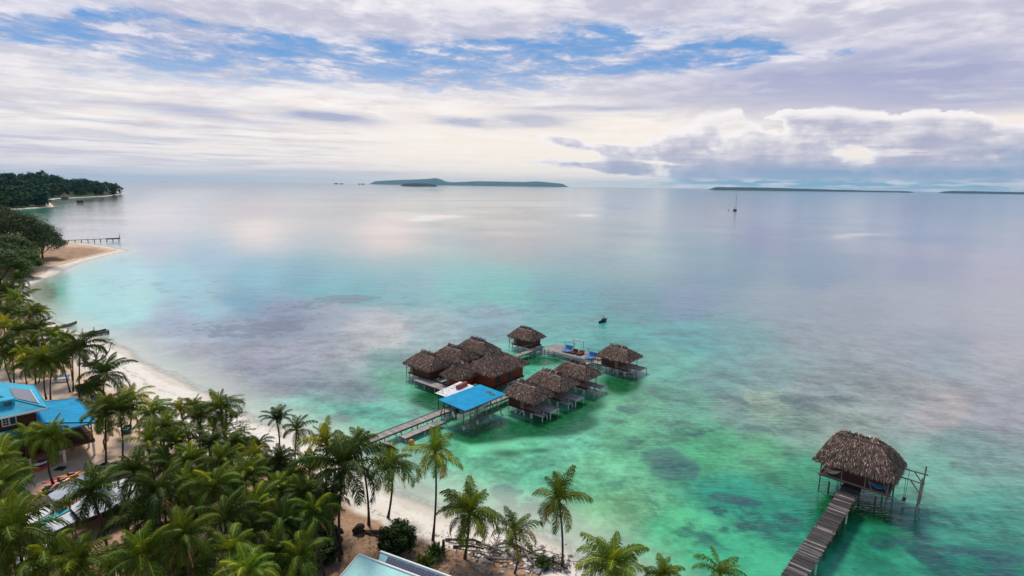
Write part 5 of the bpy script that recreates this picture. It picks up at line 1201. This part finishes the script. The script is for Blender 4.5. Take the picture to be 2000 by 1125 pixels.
# aqua roofed building at the bottom edge
R0 = at(701, 1085, 4.2); R1 = at(808, 1125, 4.2); dr = (R1 - R0)[:2]; AL = math.atan2(dr[1], dr[0])
aq = thing('aqua_roofed_house', (R0[0], R0[1], .9), AL, 'house with two pale aqua roof planes and a row of solar panels', 'house')
rr = MB().slab([(0, 0, 3.3), (9, 0, 3.3), (9, -4.2, 2.3), (-.0, -4.2, 2.3)], .08).build('near_roof', 'aqua_roof', aq)
MB().beam((-.05, .06, 3.33), (9, .06, 3.33), .12, .12).build('ridge_cap', 'white_paint', rr); MB().beam((-.05, 0, 3.28), (-.05, -4.2, 2.28), .08, .14).build('fascia', 'white_paint', rr)
q = at(743, 1079, 4.3)[:2] - R0[:2]; fx, fy = q[0] * math.cos(AL) + q[1] * math.sin(AL), -q[0] * math.sin(AL) + q[1] * math.cos(AL)
r2 = MB().slab([(fx + .25, .12, 2.85), (9, .12, 2.85), (9, fy, 3.4), (fx, fy, 3.4)], .08).build('far_roof', 'aqua_roof', aq)
MB().beam((fx - .05, fy + .06, 3.41), (9, fy + .06, 3.41), .12, .14).build('ridge_cap', 'white_paint', r2)
zr_ = lambda y: 2.85 + .55 * (y - .12) / (fy - .12) + .05
y0, y1 = .12 + (fy - .12) * .38, .12 + (fy - .12) * .88
for i in range(6):
    x0 = fx + .75 + i * .80; p = MB().slab([(x0, y0, zr_(y0)), (x0 + .74, y0, zr_(y0)), (x0 + .74, y1, zr_(y1)), (x0, y1, zr_(y1))], .035).build('solar_panel', 'solar', r2)
    uvl = p.data.uv_layers.new(name='UVMap')
    for pl in p.data.polygons:
        for li in pl.loop_indices:
            co = p.data.vertices[p.data.loops[li].vertex_index].co; uvl.data[li].uv = ((co.x - x0) / .74 * .25, (co.y - y0) / (y1 - y0) * .5)
MB().slab([(fx + .27, .14, 2.74), (fx + .06, fy, 3.28), (fx + .06, fy, -1), (fx + .27, .14, -1)], .05).build('gable_wall', 'aqua_roof', aq)
shell(.3, 9, -3.8, fy - .15, -1, 2.2).build('wall', 'wall_grey', aq)

# ------------------------------------------------------------------ things on the beach
pt = thing('picnic_table', on_land(122, 744), .5, 'blue picnic table on the sand between palm trunks', 'picnic table')
MB().box((0, 0, .78), (1.9, .8, .07)).build('table_top', 'blue_paint', pt)
for y in (-.8, .8): MB().box((0, y, .46), (1.9, .34, .06)).build('bench', 'blue_paint', pt)
for x in (-.7, .7): MB().beam((x, -.8, .42), (x, .8, .42), .08, .06).beam((x, -.5, 0), (x, .3, .75), .08, .06).beam((x, .5, 0), (x, -.3, .75), .08, .06).build('leg_frame', 'blue_paint', pt)
def rowboat(px0, px1, W, H, mat, label, name='rowing_boat', z=.7, inner='driftwood', cat='boat', sheer=.5):
    a = at(*px0, z); b = at(*px1, z); L = float(np.linalg.norm(b - a)); c = (a + b) / 2; t = thing(name, (c[0], c[1], z - .08), math.atan2(b[1] - a[1], b[0] - a[0]) - math.pi / 2, label, cat)
    mb = MB(); hv = hull(mb, L, W, H, sheer=sheer, stern=.5); mb.build('hull', mat, t, True); ib = MB(); boat_deck(ib, *hv[:3], H * .55, 0, 12); ib.build('inside', inner, t)
    for k in (-.2, .18): MB().box((0, L * k, H * .8), (W * .8, .22, .05)).build('thwart', inner, t)
    return t
rowboat((180, 780), (201, 776), 1.1, .5, 'blue_paint', 'small blue and white boat pulled up under the low dark palm', z=1.2, inner='white_paint')
rowboat((240, 847), (257, 838), 1.1, .5, 'bark_dark', 'dark little boat with a teal cover on the sand right of the tall palms', z=1.2, inner='teal_paint')
# boats at the left shore
c = rowboat((104, 642), (151, 634), .75, .36, 'wall_grey', 'long pale dugout canoe with a raised bow, afloat off the left shore', name='dugout_canoe', z=.12, inner='teal_paint', cat='canoe', sheer=1.6)
a = at(158, 658); b = at(214, 651); dd = (b - a); Lj = float(np.linalg.norm(dd)); j = thing('small_jetty', ((a[0] + b[0]) / 2, (a[1] + b[1]) / 2, 0), math.atan2(dd[1], dd[0]) - math.pi / 2, 'low dark plank jetty with two white posts off the left shore', 'jetty')
mb = MB(); planks(mb, -.8, .8, -Lj / 2, Lj / 2, .65, random.Random(1), w=.25); mb.build('planking', 'deck_dark', j); MB().box((0, 0, .4), (1.5, Lj - .1, .3)).build('frame', 'dark_post', j)
for y in (-Lj * .42, -.1): post(j, -.95, y, -.8, 1.5, .11, 'white_paint')
for y in (Lj * .2, Lj * .45): post(j, .7, y, -.8, .6, .1, 'dark_post'); post(j, -.7, y, -.8, .6, .1, 'dark_post')
rowboat((186, 651), (208, 648), 1.0, .5, 'black', 'black boat moored against the far side of the small dark jetty', z=.35, inner='bark_dark')
# lamp, tyre planter, mat, stump, logs and stones
lp = thing('globe_lamp', on_land(6, 778), 0, 'white globe lamp on a post at the left photo edge', 'lamp'); zz = 1.7
MB().tube([(0, 0, -.2), (0, 0, zz)], .04, 6).build('pole', 'dark_post', lp); gbm = MB(); gbm.tube([(0, 0, zz - .02), (0, 0, zz + .06), (0, 0, zz + .2), (0, 0, zz + .34), (0, 0, zz + .42)], [.08, .2, .24, .2, .05], 12); gbm.build('globe', 'white_paint', lp, True)
ty = thing('palm_ring', on_land(212, 914), 0, 'dark ring of old tyres round the foot of the two tall palms', 'planter')
for x, y in ((-.6, 0), (.5, .2), (1.3, .4)):
    k = MB(); k.tube([(x + .5 * math.cos(q * .524), y + .5 * math.sin(q * .524), .22) for q in range(13)], .2, 8); k.build('tyre', 'black', ty, True)
cl_ = MB().slab([(-.5, -.3, .05), (.5, -.35, .05), (.45, .3, .16), (-.4, .35, .1)], .04).build('dark_mat', 'cloth'); cl_.location = tuple(on_land(118, 916)); tag(cl_, 'crumpled dark mat on the sand in front of the house post', 'mat')
st = MB().tube([(0, 0, -.2), (0, 0, .5), (.02, 0, 1.35)], [.16, .13, .11], 8).build('stump', 'bark_dark'); st.location = tuple(on_land(866, 1084)); tag(st, 'short black tree stump beside the spiky bush', 'stump')
st = MB().tube([(0, 0, -.2), (0, 0, .4), (.0, 0, .9)], [.09, .08, .07], 7).build('post_stub', 'bark_dark'); st.location = tuple(on_land(1080, 1106)); tag(st, 'thin dark post stub at the water edge right of the rock pile', 'post')
st = MB().tube([(0, 0, -.2), (0, .1, 1.2), (0.05, 0, 2.1)], [.13, .11, .12], 7).build('snag', 'bark_dark'); st.location = tuple(on_land(506, 895)); tag(st, 'dark broken snag left of the paired palms', 'stump')
dk = thing('driftwood_stump', on_land(703, 1042), 0, 'dark uprooted stump with trailing roots on the pink sand', 'driftwood'); r = random.Random(5)
MB().tube([(-.5, 0, .1), (0, .1, .5), (.3, .1, .7)], [.3, .42, .2], 9).build('stump', 'bark_dark', dk, True)
for i in range(7):
    a = r.uniform(-.7, .4); L = r.uniform(1.0, 3.6); MB().tube([(.2, 0, .25), (.2 + L * .5 * math.cos(a), L * .5 * math.sin(a) * .4, .18), (.2 + L * math.cos(a), L * math.sin(a) * .5, .06)], [.1, .07, .03], 6).build('root', 'bark_dark', dk, True)
DW = [((885, 1070), (945, 1078)), ((930, 1062), (985, 1085)), ((955, 1072), (1000, 1066)), ((985, 1058), (1050, 1092)), ((1010, 1090), (1065, 1075)), ((1030, 1088), (1100, 1118)), ((900, 1058), (940, 1066)), ((948, 1090), (1010, 1098)), ((1060, 1098), (1112, 1112)), ((870, 1056), (905, 1060)), ((960, 1082), (975, 1050)), ((1020, 1070), (1040, 1108))]
names = ['pale driftwood log left of the bushy palm', 'long driftwood trunk in front of the bushy palm', 'short driftwood branch behind the white stones', 'driftwood trunk lying towards the thin young palm', 'driftwood branch across the rock pile', 'grey driftwood trunk running into the water by the slender palm', 'thin branch on the sand by the black stump', 'driftwood log among the white stones', 'driftwood log nearest the slender palm trunk', 'small twig pile on pale sand by the spiky bush', 'upright leaning branch over the driftwood', 'crooked branch leaning beside the young palm']
for i, ((x0, y0), (x1, y1)) in enumerate(DW):
    r = random.Random(i); a = on_land(x0, y0); b = on_land(x1, y1); L = b - a; t = thing('driftwood_log', a, 0, names[i], 'driftwood', 'driftwood on the point'); m_ = L * .5 + np.array([r.uniform(-.3, .3), r.uniform(-.3, .3), .25])
    tb = MB(); tb.tube([(0, 0, .1), tuple(m_), (L[0], L[1], L[2] + .3)], [.11, .10, .05], 7); tb.build('trunk', 'driftwood' if i % 3 else 'bark_dark', t, True); br = MB()
    for k in range(4):
        s = r.uniform(.2, .95); p = Vector((L * s)) + Vector((0, 0, .15)); br.tube([p, p + Vector((r.uniform(-.7, .7), r.uniform(-.7, .7), r.uniform(.1, .7)))], [.04, .015], 5)
    br.build('branches', 'driftwood', t)
def rock_mesh(seed):
    bm = bmesh.new(); bmesh.ops.create_icosphere(bm, subdivisions=2, radius=1); r = random.Random(seed)
    for v in bm.verts: v.co *= r.uniform(.8, 1.12); v.co.z *= .6
    me = bpy.data.meshes.new('stone'); bm.to_mesh(me); bm.free(); return me
RM = {}
for k, m_ in (('w', 'white_sheet'), ('g', 'rock')):
    RM[k] = [rock_mesh(i) for i in range(3)]
    for me in RM[k]: me.materials.append(MAT[m_])
r = random.Random(14)
for i in range(110):
    wht = i < 64; px = (r.gauss(1030, 26), r.gauss(1103, 9)) if wht and i < 40 else ((r.gauss(948, 22), r.gauss(1090, 8)) if wht else (r.uniform(930, 1120), r.uniform(1062, 1120)))
    o = link('stone', r.choice(RM['w' if wht else 'g'])); b = on_land(*px); s = r.uniform(.06, .17) if wht else r.uniform(.06, .24); o.location = (b[0], b[1], b[2] + s * .25); o.scale = (s * r.uniform(.8, 1.5), s, s); o.rotation_euler = (0, 0, r.uniform(0, 6))
    tag(o, 'small white stone heaped with others on the point' if wht else 'grey stone scattered among driftwood on the point', 'stone', 'white stones on the point' if wht else 'grey stones on the point')
# fallen palm litter on the bare sand
lb = MB(); r = random.Random(8)
for i in range(420):
    px = (r.uniform(640, 1000), r.uniform(1035, 1124)) if i < 300 else (r.uniform(130, 300), r.uniform(1060, 1120)); b = on_land(*px)
    if shore_dist(b[0:1], b[1:2])[0] < 2.2: continue
    a = r.uniform(0, 6.28); L = r.uniform(.08, .35); w = .03; d = Vector((math.cos(a), math.sin(a), 0)); s = Vector((-d.y, d.x, 0)) * w; o = Vector(b) + Vector((0, 0, .05)); k = r.uniform(.2, .8)
    lb.add([o - s, o + s, o + d * L + s + Vector((0, 0, .05)), o + d * L - s + Vector((0, 0, .03))], [(0, 1, 2, 3)], (k, k * .8, k * .7))
o = lb.build('leaf_litter', 'palm_dry'); tag(o, 'fallen brown leaf bits strewn over the bare sand', 'leaf litter', kind='stuff')

tw = MB(); r = random.Random(18)
for i in range(520):
    px = (r.gauss(985, 45), r.gauss(1082, 12)) if i % 2 else (r.gauss(1070, 26), r.gauss(1104, 9)); b = on_land(*px); a = r.uniform(0, 6.28); L = r.uniform(.15, .8); d = Vector((math.cos(a), math.sin(a), r.uniform(-.05, .25))) * L; k = r.choice((.15, .2, .3, .9, 1.2))
    tw.tube([Vector(b) + Vector((0, 0, .05)), Vector(b) + d + Vector((0, 0, .06))], r.uniform(.012, .035), 4, (k, k, k), False)
o = tw.build('twig_debris', simple('twig', (.30, .26, .24), .9, .3, 3, .05, use_attr=True)); tag(o, 'dark tangle of twigs and debris washed up on the point', 'debris', kind='stuff')

# ------------------------------------------------------------------ far jetty, huts, sailing boat, paddlers
a = at(132, 475); b = at(236, 470.5); dd = b - a; Lj = float(np.linalg.norm(dd)); fj = thing('far_jetty', ((a[0] + b[0]) / 2, (a[1] + b[1]) / 2, 0), math.atan2(dd[1], dd[0]) - math.pi / 2, 'thin dark jetty on stilts behind the sand spit', 'jetty')
MB().box((0, -2, 1.35), (1.3, Lj, .2)).build('planking', 'dark_post', fj); MB().box((0, Lj * .36, 1.3), (3.0, Lj * .26, .5)).build('head_platform', 'dark_post', fj)
for i in range(9):
    for s in (-.5, .5): post(fj, s, -Lj * .48 + i * Lj * .118, -.8, 1.3, .14, 'dark_post')
MB().tube([(0, Lj * .48, 1.4), (0, Lj * .48, 3.2)], .15, 6).build('end_post', 'dark_post', fj)
fh = thing('beach_hut', (*at(127, 390)[:2], 1.0), .4, 'small conical thatched hut at the far forest edge', 'hut')
MB().tube([(0, 0, 3.0), (0, 0, 5.4), (0, 0, 9.5)], [7.0, 4.2, .3], 10, (.28, .25, .25)).build('roof', 'thatch', fh); MB().tube([(0, 0, -1), (0, 0, 3.0)], 4.6, 10).build('wall', 'wall_grey', fh)
fl = thing('floating_hut', (*at(157, 397.5)[:2], 0), .5, 'dark boxy hut standing in the water off the far forest', 'hut')
shell(-3.2, 3.2, -2.2, 2.2, .6, 4.0).build('wall', 'wall_dark', fl); MB().slab([(-3.8, -2.9, 4.1), (3.8, -2.9, 4.1), (3.8, 2.9, 4.9), (-3.8, 2.9, 4.9)], .2).build('roof', 'dark_post', fl)
for x in (-2.8, 2.8):
    for y in (-1.8, 1.8): post(fl, x, y, -.8, .7, .2, 'dark_post')
for i, x in enumerate((111, 116, 121, 125, 130, 134, 141)):
    o = MB().tube([(0, 0, -.8), (0, 0, 1.5)], .22, 6).build('mooring_post', 'dark_post'); o.location = tuple(at(x, 401 - i * .35)); tag(o, 'dark mooring post in a row off the second bay', 'post', 'mooring posts off the second bay')
a = at(1430, 411.3); b = at(1441.5, 410.9); dd = b - a; sbt = thing('sailing_boat', at(1436, 411.2), math.atan2(dd[1], dd[0]) - math.pi / 2, 'dark hulled sailing boat at anchor with bare mast on the open sea', 'sailboat')
mb = MB(); hv = hull(mb, 9.4, 2.8, 1.5, stern=.7, sheer=.25); boat_deck(mb, *hv[:3], .1); mb.build('hull', simple('navy_hull', (.012, .02, .035), .4, .1, 1), sbt, True)
MB().box((0, .4, 1.75), (1.6, 3.4, .7)).build('cabin', 'white_paint', sbt); ms = MB().tube([(0, .9, 1.2), (0, .9, 24.5)], [.2, .1], 6).build('mast', 'dark_post', sbt)
MB().tube([(0, .9, 3.4), (0, -3.6, 3.5)], [.28, .3], 7).build('boom', 'cloth', sbt); MB().tube([(0, .9, 23.5), (0, 4.6, 1.9)], .05, 5).tube([(0, .9, 23.5), (0, -4.5, 1.5)], .05, 5).build('stay', 'dark_post', sbt)
mb = MB(); hv = hull(mb, 2.8, 1.3, .6); boat_deck(mb, *hv[:3], .2, 0, 12); o = mb.build('dinghy', 'dark_post', None, True); o.location = tuple(at(1423, 410.3)); tag(o, 'tiny dinghy trailing left of the sailing boat', 'dinghy')
a = at(1169.5, 631.2); b = at(1185.5, 626.6); dd = b - a; cn = thing('dugout_canoe', ((a[0] + b[0]) / 2, (a[1] + b[1]) / 2, -.02), math.atan2(dd[1], dd[0]) - math.pi / 2, 'dark dugout canoe with paddlers on open water beyond the village', 'canoe')
Lc = float(np.linalg.norm(dd)); mb = MB(); hv = hull(mb, Lc, .62, .42, stern=.3, sheer=.6); mb.build('hull', 'black', cn, True); ib = MB(); boat_deck(ib, *hv[:3], .22, 0, 12); ib.build('inside', 'dark_post', cn)
def person(loc, rz, label, shirt='cloth', paddle=True):
    me = bpy.data.meshes.new('person'); J = {'pel': ((0, 0, .0), .13), 'wai': ((0, .02, .2), .11), 'che': ((0, .03, .42), .14), 'nek': ((0, .04, .56), .05), 'hed': ((0, .06, .66), .085), 'top': ((0, .06, .78), .08),
         'sl': ((-.18, .03, .50), .055), 'el': ((-.27, .16, .30), .042), 'hl': ((-.22, .38, .28), .035), 'sr': ((.18, .03, .50), .055), 'er': ((.26, .18, .32), .042), 'hr': ((.24, .40, .40), .035),
         'kl': ((-.13, .40, .16), .07), 'fl': ((-.12, .60, -.12), .05), 'kr': ((.13, .40, .16), .07), 'fr': ((.12, .60, -.12), .05)}
    ks = list(J); E = [('pel', 'wai'), ('wai', 'che'), ('che', 'nek'), ('nek', 'hed'), ('hed', 'top'), ('che', 'sl'), ('sl', 'el'), ('el', 'hl'), ('che', 'sr'), ('sr', 'er'), ('er', 'hr'), ('pel', 'kl'), ('kl', 'fl'), ('pel', 'kr'), ('kr', 'fr')]
    me.from_pydata([J[k][0] for k in ks], [(ks.index(x), ks.index(y)) for x, y in E], []); o = link('person', me); m_ = o.modifiers.new('skin', 'SKIN'); o.modifiers.new('sub', 'SUBSURF').levels = 1
    for i, k in enumerate(ks): me.skin_vertices[0].data[i].radius = (J[k][1],) * 2
    me.skin_vertices[0].data[0].use_root = True; me.materials.append(MAT['skin']); o.location = tuple(loc); o.rotation_euler = (0, 0, rz); tag(o, label, 'person')
    MB().tube([(0, .0, -.08), (0, .02, .2), (0, .03, .44), (0, .035, .55)], [.165, .15, .185, .09], 10).build('shirt', shirt, o, True); MB().tube([(0, .05, .70), (0, .05, .76), (0, .05, .81)], [.098, .098, .05], 9).build('hair', 'black', o, True)
    return o
er = math.atan2(dd[1], dd[0]) - math.pi / 2; ex = dd / Lc; cc = np.array(cn.location)
person(cc + ex * .32 + np.array([0, 0, .34]), er, 'person in dark clothes seated in the canoe, the one holding the paddle upright'); person(cc - ex * .30 + np.array([0, 0, .2]), er, 'person crouched low in the canoe behind the paddler')
pd = MB(); pd.tube([(0, 0, .1), (0, 0, 1.5)], .02, 5); pd.box((0, 0, -.05), (.14, .03, .4)); o = pd.build('paddle', 'dark_post'); o.location = tuple(cc + ex * .6 + np.array([.24, .1, .2])); o.rotation_euler = (.3, -.4, 0); tag(o, 'dark paddle held over the side of the canoe', 'paddle')

# ------------------------------------------------------------------ the air between here and the islands
hm = bpy.data.materials.new('haze'); hm.use_nodes = True; nt = hm.node_tree; nt.nodes.clear()
ho = nt.nodes.new('ShaderNodeOutputMaterial'); hv_ = nt.nodes.new('ShaderNodeVolumePrincipled'); hv_.inputs['Color'].default_value = (.42, .76, 1.0, 1); hv_.inputs['Density'].default_value = 2.4e-5; hv_.inputs['Anisotropy'].default_value = .2
nt.links.new(hv_.outputs[0], ho.inputs['Volume'])
hb_ = MB().box((0, 0, 155), (64000, 64000, 314)).build('haze', hm); tag(hb_, kind='stuff'); hb_['label'] = 'thin bluish haze over the sea'; hb_['category'] = 'haze'
